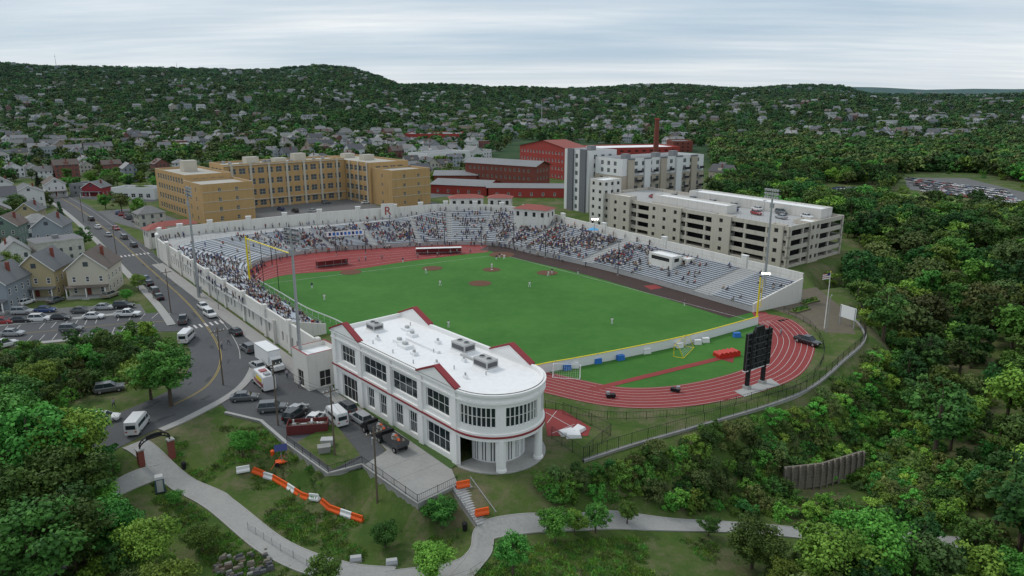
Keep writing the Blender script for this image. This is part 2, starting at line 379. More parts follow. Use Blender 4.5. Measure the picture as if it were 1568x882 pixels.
# ---------- trees ----------
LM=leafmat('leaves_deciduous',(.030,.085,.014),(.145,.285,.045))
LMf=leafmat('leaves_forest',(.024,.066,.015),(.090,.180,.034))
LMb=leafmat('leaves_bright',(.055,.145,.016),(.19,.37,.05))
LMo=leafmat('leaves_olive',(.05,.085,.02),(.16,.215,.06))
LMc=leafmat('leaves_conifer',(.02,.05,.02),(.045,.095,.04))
def tree(name,seed,H,R,ncl,nlf,leaf,lm,trunk=True,zc=.6,flat=.8,cone=False):
    r=np.random.default_rng(seed); V=[];Fc=[];T=[];mi=[]
    mb=MB(); 
    cls=[]
    for k in range(ncl):
        d=r.normal(size=3); d/=np.linalg.norm(d); q=r.uniform(.35,1.0)**.6
        if cone:
            zz=r.uniform(.12,.97); ang=r.uniform(0,6.28); rr=R*(1-zz)*.9+.1
            c=np.array([math.cos(ang)*rr*.7,math.sin(ang)*rr*.7,zz*H]); cr=max(.35,rr*.45)
        else:
            az=math.atan2(d[1],d[0]); lob=1+.28*math.sin(3*az+seed)+.16*math.sin(5*az+seed*2)
            c=np.array([d[0]*R*q*.8*lob,d[1]*R*q*.8*lob,H*zc+d[2]*H*(1-zc)*q*flat]); cr=R*r.uniform(.13,.33)
        cls.append((c,cr,r.uniform(0,1)))
    per=max(3,nlf//ncl)
    C=np.repeat(np.array([c[0] for c in cls]),per,0); CR=np.repeat(np.array([c[1] for c in cls]),per); TT=np.repeat(np.array([c[2] for c in cls]),per)
    n=len(C); D=r.normal(size=(n,3)); D/=np.linalg.norm(D,axis=1)[:,None]; D[:,2]=np.where(D[:,2]<-.3,-D[:,2],D[:,2])
    pos=C+D*(CR*r.uniform(.5,1.3,n))[:,None]*np.array([1,1,.8])
    nrm=D*.9+r.normal(size=(n,3))*.6+np.array([0,0,.4]); nrm/=np.linalg.norm(nrm,axis=1)[:,None]
    t=np.cross(nrm,r.normal(size=(n,3))); t/=np.linalg.norm(t,axis=1)[:,None]+1e-9; bt=np.cross(nrm,t)
    s=(leaf*r.uniform(.5,1.3,n))[:,None]
    q0=pos-t*s*.6;q1=pos+bt*s*.45-nrm*s*.12;q2=pos+t*s*.6;q3=pos-bt*s*.45-nrm*s*.12
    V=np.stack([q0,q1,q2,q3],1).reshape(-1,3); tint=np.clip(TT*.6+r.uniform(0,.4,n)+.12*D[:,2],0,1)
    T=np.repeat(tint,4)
    if trunk:
        tr=H*.022+.06; top=H*.62
        mb.cyl((0,0,-1),(.05*H*.2,0,top*.55),tr*1.25,tr*.75,7,M_bark,False); mb.cyl((.05*H*.2,0,top*.55),(0,.02*H,H*.85),tr*.75,tr*.2,6,M_bark,False)
        for c,cr,_ in cls[:9]:
            z0=top*r.uniform(.4,.85); mb.cyl((.05*H*.2*z0/top,0,z0),tuple(c),tr*.38,tr*.08,4,M_bark,False)
    nv=len(mb.v); me=bpy.data.meshes.new(name)
    me.from_pydata(mb.v+V.tolist(),[],mb.f+[(nv+4*i,nv+4*i+1,nv+4*i+2,nv+4*i+3) for i in range(n)])
    me.materials.append(lm); me.materials.append(M_bark); me.polygons.foreach_set('material_index',[1]*len(mb.f)+[0]*n)
    a=me.attributes.new('tint','FLOAT','POINT'); a.data.foreach_set('value',np.concatenate([np.zeros(nv),T]).astype(np.float32)); me.update()
    return bpy.data.objects.new(name,me)
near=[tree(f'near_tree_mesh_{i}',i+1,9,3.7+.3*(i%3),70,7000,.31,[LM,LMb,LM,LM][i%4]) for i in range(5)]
mid=[tree(f'mid_tree_{i}',i+20,[10,11.5,9,10,12,8.5][i],[4.4,3.6,4.8,4.2,4.0,3.8][i],[44,34,50,44,38,30][i],2000,.56,[LM,LMf,LMo,LMb,LMf,LM][i]) for i in range(6)]
shr=[tree(f'shrub_{i}',i+40,2.6,2.0,26,1300,.26,[LM,LMb,LMf,LMb,LMo][i],False,.4,.9) for i in range(5)]
farT=[tree(f'far_tree_{i}',i+60,10,[5,4.2,5.6,4.6][i],18,260,1.6,[LMf,LMf,LM,LMo][i],False,.5,.95) for i in range(4)]
grove=[tree(f'grove_{i}',i+80,10,11,40,420,2.3,[LMf,LMf,LM][i],False,.35,.9) for i in range(3)]
conif=tree('conifer_mesh',99,10,2.4,70,3000,.4,LMc,cone=True)
def plant(name,px,py,h,kind=None,rot=None):
    x,y,z=gt(px,py); src=kind or random.choice(near); o=bpy.data.objects.new(name,src.data); COL.objects.link(o)
    o.location=(x,y,z-.1); k=h/9.; 
    o.scale=(k*random.uniform(.9,1.15),k*random.uniform(.9,1.15),k); o.rotation_euler=(0,0,random.uniform(0,6.28)); return o
# =============== STADIUM ===============
OUT=[(-50,143),(-62,158),(-74.6,173.8),(-90,195),(-105,215),(-118,236),(-110,248),(-90,258),(-69,266),(-45,274),(-28,279),(-8,277),(8,268),(20,252),(46,214),(73,175)]
INN=[(-40.8,150),(-50,162),(-60,175),(-70,189),(-77,203),(-79,215),(-75.5,226),(-66,235),(-54,240),(-36,245),(-24,248),(-12,248),(-2,244),(6,234),(30,207),(58,166)]
ZT=[6.5,6.5,6.5,6.5,6.5,6.8,7.2,8,9,9.5,10,10,9.6,9,8.3,7.5]
ZS=[4.4,4.4,4.4,4.4,4.4,4.0,4.0,4.3,4.7,5.6,7.4,7.8,7.4,6.6,6.0,5.4]
FR=[.93,.93,.93,.93,.88,.68,.66,.70,.76,.82,.93,.93,.92,.92,.92,.92]
K=9
SM=smooth([(*a,*b,c,d,e) for a,b,c,d,e in zip(OUT,INN,ZT,ZS,FR)],K); NS=len(SM)
NR=17; mb=MB(); bench=MB()
def fr(i,f): s=SM[i]; return (s[2]*(1-f)+s[0]*f, s[3]*(1-f)+s[1]*f)
def ff(i,r): return SM[i][6]*r/NR
def rz(i,r): return 1.2+(SM[i][5]-1.2)*r/NR
for r in range(NR):
    v=[];fs=[]
    for i in range(NS):
        z=rz(i,r); zp=rz(i,r-1) if r else 0
        a=fr(i,ff(i,r));b=fr(i,ff(i,r+1)); v+= [(*a,zp),(*a,z),(*b,z)]
    for i in range(NS-1):
        fs+= [(i*3,i*3+3,i*3+4,i*3+1),(i*3+1,i*3+4,i*3+5,i*3+2)]
    mb.add(v,fs,M_concf)
    for i in range(NS-1):
        if i%8==3: continue
        z=(rz(i,r)+rz(i+1,r))/2+.42
        fn=lambda j,q: fr(j,ff(j,r+q))
        p=[fn(i,.35),fn(i+1,.35),fn(i+1,.85),fn(i,.85)]
        bench.prism(ccw(p),z-.07,z,M_bench)
v=[];fs=[]
for i in range(NS):
    zr=SM[i][5]; v+=[(*fr(i,SM[i][6]),zr-.3),(*fr(i,SM[i][6]),zr),(*fr(i,1.0),zr)]
for i in range(NS-1): fs+=[(i*3,i*3+3,i*3+4,i*3+1),(i*3+1,i*3+4,i*3+5,i*3+2)]
mb.add(v,fs,M_concf)
for i in range(0,NS-1):
    a=fr(i,-.01);b=fr(i+1,-.01)
    mb.cyl((*a,2.2),(*b,2.2),.04,.04,4,M_grey,False); mb.cyl((*a,1.7),(*b,1.7),.03,.03,4,M_grey,False); mb.cyl((*a,1.2),(*a,2.2),.04,.04,4,M_grey,False)
    if i>2*K and SM[i][6]<.97:
        a=fr(i,SM[i][6]+.03);b=fr(i+1,SM[i+1][6]+.03); zr=SM[i][5]; mb.cyl((*a,zr+1),(*b,SM[i+1][5]+1),.03,.03,4,M_grey,False); mb.cyl((*a,zr),(*a,zr+1),.03,.03,4,M_grey,False)
for i in (0,NS-1):
    a=fr(i,0);b=fr(i,1); zt=SM[i][4]; 
    d=Vector((b[0]-a[0],b[1]-a[1])).normalized(); t=Vector((-d.y,d.x))*.2
    mb.frustum([(a[0]-t.x,a[1]-t.y,0),(b[0]-t.x,b[1]-t.y,0),(b[0]+t.x,b[1]+t.y,0),(a[0]+t.x,a[1]+t.y,0)],[(a[0]-t.x,a[1]-t.y,2.2),(b[0]-t.x,b[1]-t.y,zt-1.2),(b[0]+t.x,b[1]+t.y,zt-1.2),(a[0]+t.x,a[1]+t.y,2.2)],M_ivory)
def rearwall(i0,i1):
    pts=[(SM[i][0],SM[i][1]) for i in range(i0,i1+1)]; N=normals(pts); v=[];fs=[]
    for k,p in enumerate(pts):
        z=SM[i0+k][4]; n_=N[k]
        v+=[(p[0]-n_[0]*.0,p[1]-n_[1]*.0,z),(p[0]+n_[0]*.45,p[1]+n_[1]*.45,z),(p[0]+n_[0]*.45,p[1]+n_[1]*.45,-2),(p[0],p[1],-2)]
    for k in range(len(pts)-1):
        for q in range(4): fs.append((k*4+q,k*4+(q+1)%4,k*4+4+(q+1)%4,k*4+4+q)[::-1])
    mb.add(v,fs,M_ivory)
    for k in range(0,len(pts),5):
        p=pts[k];n_=N[k];ang=math.atan2(n_[1],n_[0]); z=SM[i0+k][4]
        mb.M=Matrix.Translation((p[0]+n_[0]*.22,p[1]+n_[1]*.22,0))@Matrix.Rotation(ang,4,'Z'); mb.box(-.42,.42,-.9,.9,-2,z+1.0,M_ivory)
        mb.box(-.5,.5,-1.0,1.0,z+1.0,z+1.2,M_white); mb.M=Matrix.Identity(4)
rearwall(4*K,NS-1)
def wl(p0,p1,zt):
    L=math.dist(p0,p1); ops=[]; s=3.
    while s<L-3:
        ops.append((s,s+.9,1.6,3.6)); s+=2.6
        if int(s/2.6)%5==0: s+=2.6
    wall(mb,p0,p1,-1,zt,ops,M_ivory,.35,M_dark)
    d=Vector((p1[0]-p0[0],p1[1]-p0[1])).normalized(); nin=Vector((-d.y,d.x))
    q0=(p0[0]+nin.x*.45,p0[1]+nin.y*.45);q1=(p1[0]+nin.x*.45,p1[1]+nin.y*.45)
    mb.add([(*q1,2),(*q0,2),(*q0,zt),(*q1,zt)],[(0,1,2,3)],M_ivory); mb.add([(*p0,zt),(*p1,zt),(*q1,zt),(*q0,zt)],[(0,1,2,3)],M_ivory)
    k=int(L/13)
    for i in range(k+1):
        c=Vector(p0)+d*(L*i/k); mb.M=Matrix.Translation((c.x-nin.x*.05,c.y-nin.y*.05,0))@Matrix.Rotation(math.atan2(d.y,d.x),4,'Z'); mb.box(-.6,.6,-.3,.5,-1,zt+.7,M_ivory); mb.M=Matrix.Identity(4)
wl((-105,215),(-36,126),6.5)
mb.group('stadium_grandstand'); bench.obj('grandstand_benches')
def gatehouse(px,py,w,d,h,yaw,z=0,rh=2.2,mw=M_ivory):
    x,y=gp(px,py,z); g=MB(); g.at(x,y,z,yaw)
    P=[(-w/2,-d/2),(w/2,-d/2),(w/2,d/2),(-w/2,d/2)]
    for i in range(4):
        L=math.dist(P[i],P[(i+1)%4]); k=max(1,int(L/3)); wall(g,P[i],P[(i+1)%4],-z,h,[(L*(j+.5)/k-.6,L*(j+.5)/k+.6,h-2.6,h-1) for j in range(k)],mw,.2,M_dark)
    o_=.6; b=[(-w/2-o_,-d/2-o_,h),(w/2+o_,-d/2-o_,h),(w/2+o_,d/2+o_,h),(-w/2-o_,d/2+o_,h)]; q=max(.1,w/2-d/2)
    g.add(b+[(-q,0,h+rh),(q,0,h+rh)],[(0,1,5,4),(1,2,5),(2,3,4,5),(3,0,4),(3,2,1,0)],M_tile)
    g.group('gatehouse')
UA=math.atan2(.748,-.664); 
gatehouse(268,366,15,6,5.5,math.radians(38),rh=1.4); gatehouse(240,378,6,6,6.5,UA,rh=1.5)
gatehouse(714,318,13,6,4.2,math.radians(8),8.0,rh=1.2); gatehouse(766,318,9,6,4.2,math.radians(-5),8.0,rh=1.2); gatehouse(818,338,13,7,4.6,math.radians(-28),7.0,rh=1.4)
for px,py,w,d,h in ((1018,403,9,4,2.8),(855,345,5,4,2.8),(1052,405,3,3,2)):
    x,y=gp(px,py,4); g=MB(); g.at(x,y,4,math.atan2(-.825,.565)); P=[(-w/2,-d/2),(w/2,-d/2),(w/2,d/2),(-w/2,d/2)]
    for i in range(4): L=math.dist(P[i],P[(i+1)%4]); wall(g,P[i],P[(i+1)%4],-3,h,[(1,L-1,h-1.7,h-.6)],M_ivory,.2,M_dark)
    roofpar(g,P,h-.2,h,.25,M_ivory,M_roofw); g.group('press_box')
g=MB(); P=rect(*gp(500,592),-.664,.748,0,6,-3.2,3.3); bldg(g,P,0,5.8,1,5,2.2,3,M_ivory,M_roofw,.2,M_dark,cap=M_redtrim); g.group('entrance_block')
# field sheets
fl=MB()
turf=[(p[2],p[3]) for p in SM]
trk_out=gps([(1160,480),(1205,487),(1236,508),(1248,532),(1232,568),(1190,592),(1110,614),(1020,625),(930,622),(835,602)])+[(-5,125),(-18,137),(-30,146)]
near_out=smooth([(58,166)]+trk_out,6)
poly=turf+near_out[1:]
fl.sheet(ccw(poly),.02,M_turf); fl.obj('turf_field')
tk=MB()
inner_edge=gps([(395,434),(440,421),(540,413),(620,401),(700,391),(748,386)])
ie=smooth(inner_edge,4); i0,i1=4*K-4,11*K+4
oe=[(SM[i][2],SM[i][3]) for i in range(i0,i1)]
tk.sheet(ccw(oe+list(reversed(ie))),.04,M_track)
def lerpline(A,B,f,n=60):
    A=resamp(A,n);B=resamp(B,n); return [(a[0]*(1-f)+b[0]*f,a[1]*(1-f)+b[1]*f) for a,b in zip(A,B)]
for f in (.3,.45,.6,.75,.9): ribbon(tk,lerpline(oe,ie,f),.1,.055,M_wpaint)
ri=[(SM[i][2],SM[i][3]) for i in range(12*K-6,NS)]
N_=normals(ri)
sgn=1 if (ri[20][0]+N_[20][0]*5-(-10))**2+(ri[20][1]+N_[20][1]*5-190)**2<(ri[20][0]+10)**2+(ri[20][1]-190)**2 else -1
ro=[(p[0]+sgn*n_[0]*8.5,p[1]+sgn*n_[1]*8.5) for p,n_ in zip(ri,N_)]
tk.sheet(ccw(ri+list(reversed(ro))),.045,M_trackd)
tk.sheet(ccw(gps([(985,438),(1003,436),(1015,441),(997,444)])),.06,M_track)
cl=smooth(trk_out,6); N_=normals(cl); 
cen=[(p[0]-n_[0]*4.4,p[1]-n_[1]*4.4) for p,n_ in zip(cl,N_)]
if math.dist(cen[20],(25,145))>math.dist(cl[20],(25,145)): cen=[(p[0]+n_[0]*4.4,p[1]+n_[1]*4.4) for p,n_ in zip(cl,N_)]
ribbon(tk,cen,8.8,.05,M_track)
for k in range(8): ribbon(tk,cen,.075,.064,M_wpaint,off=-4.1+k*8.2/7)
ribbon(tk,[gp(905,597),gp(1115,546)],1.5,.07,M_track)
tk.sheet(ccw(gps([(1095,548),(1112,541),(1125,545),(1122,556)])),.075,M_track)
tk.sheet(ccw(gps([(1150,476),(1172,478),(1205,500),(1198,520),(1180,515),(1160,495)])),.058,M_track)
tk.sheet(ccw(gps([(832,626),(862,628),(905,655),(900,668),(838,668)])),.052,M_track)
for a,b in (((836,632),(890,662)),((852,630),(838,648)),((880,650),(845,664))): ribbon(tk,[gp(*a),gp(*b)],.1,.068,M_wpaint)
tk.obj('running_track')
dm=MB()
def disc(x,y,r,z,mt,k=24): dm.sheet([(x+r*math.cos(6.283*i/k),y+r*math.sin(6.283*i/k)) for i in range(k)],z,mt)
for px,py,r in ((537,417,3.2),(662,411,3.1),(753,413,2.7),(838,418,3.1),(735,434,3.2),(768,390,4.2)): disc(*gp(px,py),r,.07,M_dirt)
disc(*gp(753,413),.35,.09,M_wpaint); disc(*gp(768,390),.3,.09,M_wpaint)
hx,hy=gp(768,390)
ribbon(dm,[(hx,hy),gp(398,436)],.12,.066,M_wpaint); ribbon(dm,[(hx,hy),gp(1150,491)],.12,.066,M_wpaint)
dm.obj('baseball_diamond')
fb=gps([(800,572),(850,568),(950,549),(1060,525),(1160,497)]); fb=[(-24,150),(-10,137)]+fb; fb=smooth(fb,6)
g=MB(); ribbon(g,fb,.18,1.9,M_wpl,th=1.85); ribbon(g,fb,.26,2.02,M_yel,th=.12); 
for p in fb[::2]: g.cyl((*p,0),(*p,2.2),.07,.07,5,M_grey)
g.obj('outfield_fence')
g=MB(); lf=smooth(gps([(395,436),(428,455),(470,480),(515,499)])+[(-30,143)],5); ribbon(g,lf,.1,1.6,M_wpl,off=0,th=.25)
for p in lf: g.cyl((*p,0),(*p,1.6),.05,.05,4,M_wpl)
g.obj('sideline_fence')
M_blue=mat('blue_plastic',(.03,.16,.5),.5,.1,1)
for px,py in ((915,556),(950,551),(1068,527),(1080,524),(880,563),(1128,516),(868,566),(990,541),(1040,532)):
    x,y=gp(px,py); g=MB(); g.at(x,y,0,random.random())
    mt=random.choice([M_blue,M_wpl,M_wpl]); g.frustum([(-.8,-.5,0),(.8,-.5,0),(.8,.5,0),(-.8,.5,0)],[(-.7,-.4,.9),(.7,-.4,.9),(.7,.4,.9),(-.7,.4,.9)],mt); g.box(-.75,.75,-.45,.45,.9,1.0,mt); g.obj('equipment_bin')
def goal(px,py,w,h,d,yaw,name,mt,net=True):
    x,y=gp(px,py); g=MB(); g.at(x,y,0,yaw); r=.06
    for s in (-w/2,w/2): g.cyl((s,0,0),(s,0,h),r,r,6,mt); g.cyl((s,0,h),(s,d*.4,h),r,r,5,mt); g.cyl((s,d*.4,h),(s,d,0),r,r,5,mt); g.cyl((s,0,0.05),(s,d,0.05),r,r,5,mt)
    g.cyl((-w/2,0,h),(w/2,0,h),r,r,6,mt); g.cyl((-w/2,d,.05),(w/2,d,.05),r,r,5,mt)
    for k in range(1,12): s=-w/2+w*k/12; g.cyl((s,d*.4,h),(s,d,0),.012,.012,3,M_wpl,False)
    for k in range(1,6): t=k/6; g.cyl((-w/2,d*(.4+.6*t),h*(1-t)),(w/2,d*(.4+.6*t),h*(1-t)),.012,.012,3,M_wpl,False)
    g.obj(name)
goal(1040,538,7.3,2.4,2,math.radians(-120),'soccer_goal',M_yel); goal(868,575,5,2.2,1.6,math.radians(170),'soccer_goal',M_wpl)
def pole(px,py,h,r,mt,name,z=0): x,y=gp(px,py,z); g=MB(); g.at(x,y,z); g.cyl((0,0,0),(0,0,h),r,r*.7,8,mt); g.cyl((0,0,0),(0,0,.4),r*2,r*2,8,M_conc); return g,x,y
g,x,y=pole(383,437,13.8,.30,M_yel,'foul_pole'); 
for k in range(14): g.cyl((0,0,5+k*.6),(.9,-.3,5+k*.6),.04,.04,3,M_yel,False)
g.cyl((.9,-.3,4.8),(.9,-.3,13.2),.10,.10,4,M_yel); g.obj('foul_pole')
g,x,y=pole(1158,496,11,.24,M_yel,'foul_pole'); g.cyl((.7,.2,4),(.7,.2,10.5),.08,.08,4,M_yel); 
for k in range(11): g.cyl((0,0,4+k*.6),(.7,.2,4+k*.6),.03,.03,3,M_yel,False)
g.obj('foul_pole')
g=MB(); a=gp(383,437); b=(-55,176); g.cyl((*a,13.2),(*b,12.2),.17,.17,6,M_yel)
for t in (.33,.66,1): p=(a[0]+(b[0]-a[0])*t,a[1]+(b[1]-a[1])*t); g.cyl((*p,0),(*p,12.6),.1,.08,6,M_black if t<1 else M_yel)
for k in range(40):
    t=k/39; p=(a[0]+(b[0]-a[0])*t,a[1]+(b[1]-a[1])*t); g.cyl((*p,.2),(*p,12.2),.008,.008,3,M_black,False)
g.obj('safety_net')
for px,py,h in ((417,408,9),(515,390,9),(628,378,9),(681,376,9),(737,378,9),(787,382,9),(835,395,9),(946,422,10),(560,388,8)):
    g,x,y=pole(px,py,h,.13,M_black,''); g.cyl((-.5,0,h),(.5,0,h),.05,.05,4,M_black); g.box(-.6,-.3,-.15,.15,h-.1,h+.2,M_black); g.box(.3,.6,-.15,.15,h-.1,h+.2,M_black); g.obj('field_lamp_post')
m,n,b=nt('lamp_lit'); b.inputs['Emission Color'].default_value=(1,.95,.8,1); b.inputs['Emission Strength'].default_value=12; M_lit=m
M_lens=mat('floodlight_lens',(.5,.5,.48),.3,.1,2)
def mast(px,py,h,yaw,z=0,rows=3,cols=6,lit=0,name='floodlight_mast'):
    x,y=gp(px,py,z); g=MB(); g.at(x,y,z,yaw); g.cyl((0,0,-3),(0,0,h*.5),.38,.28,10,M_grey); g.cyl((0,0,h*.5),(0,0,h),.28,.18,10,M_grey)
    for r in range(rows):
        zz=h-.3-r*.9; w=cols*.36; g.box(-w,w,-.08,.08,zz-.06,zz+.06,M_grey)
        for c in range(cols):
            xx=-w+.36+c*.72
            g.frustum([(xx-.16,.1,zz+.05),(xx+.16,.1,zz+.05),(xx+.16,.1,zz+.4),(xx-.16,.1,zz+.4)],[(xx-.27,.5,zz-.2),(xx+.27,.5,zz-.2),(xx+.27,.65,zz+.35),(xx-.27,.65,zz+.35)],M_grey,M_lens)
    g.box(-.5,.5,-.35,.1,h-4.6,h-3.5,M_grey); g.box(-.35,.35,.3,.8,1.2,3,M_grey)
    g.obj(name)
mast(463,582,28,math.radians(-35)); mast(305,456,28.5,math.radians(-50)); mast(1168,462,28.5,math.radians(120)); mast(612,306,14,math.radians(180),0,2,4); 
def litlamp(px,py,h,z,yaw):
    x,y=gp(px,py,z); g=MB(); g.at(x,y,z,yaw); g.cyl((0,0,0),(0,0,h),.12,.09,8,M_grey); g.box(-.9,.9,-.1,.1,h-.1,h+.1,M_grey)
    for c in (-.75,0,.75): g.cyl((c,-.1,h+.15),(c,-.35,h),.2,.34,10,M_grey); g.cyl((c,-.352,h),(c,-.38,h-.02),.32,.30,12,M_lit)
    g.obj('lit_stadium_lamp')
litlamp(1170,452,5.6,2.6,math.radians(-20)); litlamp(910,366,6.5,6,math.radians(0))
# scoreboard
a=Vector(gp(1138,597));b_=Vector(gp(1172,585)); cdir=(b_-a).normalized(); g=MB(); c=(a+b_)/2; g.at(c.x,c.y,0,math.atan2(cdir.y,cdir.x)); w=3.4
M_panel=mat('scoreboard_panel',(.018,.018,.02),.4,.2,2)
M_dgrey=mat('scoreboard_frame',(.09,.09,.095),.5,.2,2)
for s in (-2.2,2.2): g.box(s-.3,s+.3,-.3,.3,0,4.2,M_black); g.box(s-.55,s+.55,-.55,.55,0,.6,M_conc); g.box(s-.12,s+.12,-.5,-.37,4.0,11,M_panel)
g.box(-w,w,-.25,.25,3.6,10.4,M_panel)
for z in (4.6,5.8,7.,8.2,9.4): g.box(-w-.02,w+.02,-.36,-.26,z-.06,z+.06,M_dgrey)
for s in np.linspace(-w,w,7): g.box(s-.04,s+.04,-.33,-.262,3.6,10.4,M_dgrey)
for k in range(4):
    for q in range(3): g.box(-2.6+q*1.9,-1.3+q*1.9,-.44,-.37,4.9+k*1.3,5.5+k*1.3,M_dark)
g.frustum([(-1.4,-.25,10.4),(1.4,-.25,10.4),(1.4,.25,10.4),(-1.4,.25,10.4)],[(-1.0,-.25,11.3),(1.0,-.25,11.3),(1.0,.25,11.3),(-1.0,.25,11.3)],M_panel)
g.box(-w-.1,w+.1,-.3,.3,3.45,3.58,M_white); g.group('scoreboard')
g=MB(); pl=ccw(gps([(1125,600),(1140,608),(1195,590),(1180,580)])); g.prism(pl,-.5,.1,M_conc); g.obj('scoreboard_pad')
def text(name,s,x,y,z,size,yaw,mt):
    cu=bpy.data.curves.new(name,'FONT'); cu.body=s; cu.size=size; cu.extrude=.06; cu.align_x='CENTER'; cu.materials.append(mt); o=bpy.data.objects.new(name,cu); COL.objects.link(o); o.location=(x,y,z); o.rotation_euler=(math.pi/2,0,yaw)
rx_,ry_=-47.5,272.3
g=MB(); g.at(rx_,ry_,5.6,math.radians(19)); g.box(-2.4,2.4,-.5,-.1,0,5.6,M_ivory); g.obj('sign_panel')
text('wall_letter_sign','R',rx_+.18,ry_-.56,7.0,4.4,math.radians(19),M_rbrick2)
# =============== MAIN OFFICE BUILDING ===============
g=MB(); C=(-2.45,96.2); g.M=Matrix.Translation((C[0],C[1],0))@Matrix.Rotation(UA,4,'Z')
ZP=11.6
up=[(1.7,7.3),(9.5,16.3),(18,25),(27.7,32.3)]
ops=[(35-b,35-a,6.6,9.6) for a,b in up]+[(35-7.3,35-1.7,.9,4.4)]+[(35-b,35-a,.9,4.4) for a,b in ((9.8,12),(13.6,15.9),(18.3,20.5),(22,24.2))]
MW=M_white
wall(g,(35,7),(0,7),0,ZP,ops+[(35-32.5,35-27.5,0.02,4.2,M_dark)],MW,.35,M_glass,MW,3,1)
wall(g,(0,-7),(35,-7),0,ZP,[(a,b,6.6,9.6) for a,b in up]+[(a,b,.9,4.2) for a,b in up],MW,.3,M_glass,MW,3,1)
wall(g,(35,-7),(35,7),0,ZP,[(2,6,6.6,9.6),(8,12,6.6,9.6)],MW,.3,M_glass,MW,3,1)
nseg=32; A=[math.pi/2+math.pi*i/nseg for i in range(nseg+1)]; AR=[(7*math.cos(t),7*math.sin(t)) for t in A]
colang=[90,147,205,262]
def near_col(deg,w=5.5): return any(abs(deg-c)<w for c in colang+[270])
for i in range(nseg):
    deg=math.degrees((A[i]+A[i+1])/2); L=math.dist(AR[i],AR[i+1])
    o_=[] if near_col(deg) else [(.001,L-.001,6.7,9.6)]
    wall(g,AR[i],AR[i+1],4.9,ZP,o_,MW,.3,M_glass,MW,0,1)
    if near_col(deg,4) : 
        wall(g,AR[i],AR[i+1],0,4.9,[],MW)
    ra=[(p[0]*.62,p[1]*.62) for p in (AR[i],AR[i+1])]; L2=math.dist(*ra)
    wall(g,ra[0],ra[1],0,4.9,[(.12,L2-.12,.3,3.4)] if i%3 else [],MW,.1,M_glass2)
for dg in (147,205): 
    t=math.radians(dg); g.cyl((6.75*math.cos(t),6.75*math.sin(t),0),(6.75*math.cos(t),6.75*math.sin(t),4.9),.6,.55,14,MW)
    g.cyl((6.75*math.cos(t),6.75*math.sin(t),.15),(6.75*math.cos(t),6.75*math.sin(t),.5),.75,.72,14,MW)
cp=[(0,-7),(0,7)]+AR[1:-1]; cp=ccw([(p[0]*.995,p[1]*.995) for p in cp])
g.sheet(cp,4.9,MW)
base=[(0,-7.2),(0,7.2)]+[(7.4*math.cos(t),7.4*math.sin(t)) for t in A[1:-1]]; g.prism(ccw(base),-1,.16,M_conc)
foot=[(35,-7),(35,7),(0,7)]+AR[1:-1]+[(0,-7)]; foot=ccw(foot)
roofpar(g,foot,ZP-.55,ZP+.12,.35,MW,M_roofw)
def band(z0,z1,pr,mt):
    oo=inset(foot,-pr); n=len(foot)
    for i in range(n):
        j=(i+1)%n; g.add([(*oo[i],z0),(*oo[j],z0),(*oo[j],z1),(*oo[i],z1)],[(0,1,2,3)],mt); g.add([(*oo[i],z1),(*oo[j],z1),(*foot[j],z1),(*foot[i],z1)],[(0,1,2,3)],mt); g.add([(*foot[i],z0),(*foot[j],z0),(*oo[j],z0),(*oo[i],z0)],[(0,1,2,3)],mt)
band(5.25,5.5,.34,M_redtrim); band(5.5,5.8,.2,MW); band(10.2,10.45,.3,MW); band(ZP-.35,ZP,.36,MW); band(4.75,5.24,.22,MW)
for x in (.4,8.6,17,26,34.5):
    for y0,y1 in ((7.01,7.27),(-7.27,-7.01)): g.box(x-.55,x+.55,y0,y1,0,ZP-.4,MW)
for x0,x1 in ((0,8.7),(26,35)):
    xm=(x0+x1)/2
    for ya,yb in ((6.6,7.4),(-7.4,-6.6)):
        t=ZP+.12; a_=[(x0-.2,ya,t),(xm,ya,t+1.8),(x1+.2,ya,t)];b2=[(x0-.2,yb,t),(xm,yb,t+1.8),(x1+.2,yb,t)]
        g.add(a_+b2,[(0,2,1),(3,4,5),(0,1,4,3),(1,2,5,4)],MW)
        for p,q in (((x0-.4,t-.15),(xm,t+1.85)),((x1+.4,t-.15),(xm,t+1.85))):
            v=[(p[0],ya-.1,p[1]),(q[0],ya-.1,q[1]),(q[0],ya-.1,q[1]+.28),(p[0],ya-.1,p[1]+.28)]; v2=[(a,yb+.1,c) for a,b,c in v]
            g.add(v+v2,[(0,1,2,3),(4,5,6,7),(3,2,6,7),(0,1,5,4),(0,3,7,4),(1,2,6,5)],M_redtrim)
for i in range(nseg+1):
    deg=math.degrees(A[i])
    if not near_col(deg,5.5) and i%2==0:
        x,y=AR[i][0]*.965,AR[i][1]*.965; g.cyl((x,y,6.7),(x,y,9.6),.05,.05,4,MW)
def hvac(x,y,w,d,h,z):
    g.box(x-w/2,x+w/2,y-d/2,y+d/2,z+.25,z+h,M_unit); g.box(x-w/2-.1,x+w/2+.1,y-d/2-.1,y+d/2+.1,z,z+.25,M_roofw)
    g.box(x-w/2+.2,x+w/2-.2,y+d/2,y+d/2+.03,z+.5,z+h-.3,M_dgrey); g.box(x-w/2-.03,x-w/2,y-d/2+.2,y+d/2-.2,z+.5,z+h-.3,M_dgrey)
    for q in (-.25,.25): g.cyl((x+q*w,y,z+h),(x+q*w,y,z+h+.15),.48,.48,14,M_unit); g.cyl((x+q*w,y,z+h+.15),(x+q*w,y,z+h+.17),.4,.4,14,M_black)
zr=ZP-.55; hvac(4.5,-2,3.2,2.2,1.5,zr); hvac(12.5,-4,3.4,2.2,1.5,zr); hvac(31,1,2.4,2,1.3,zr)
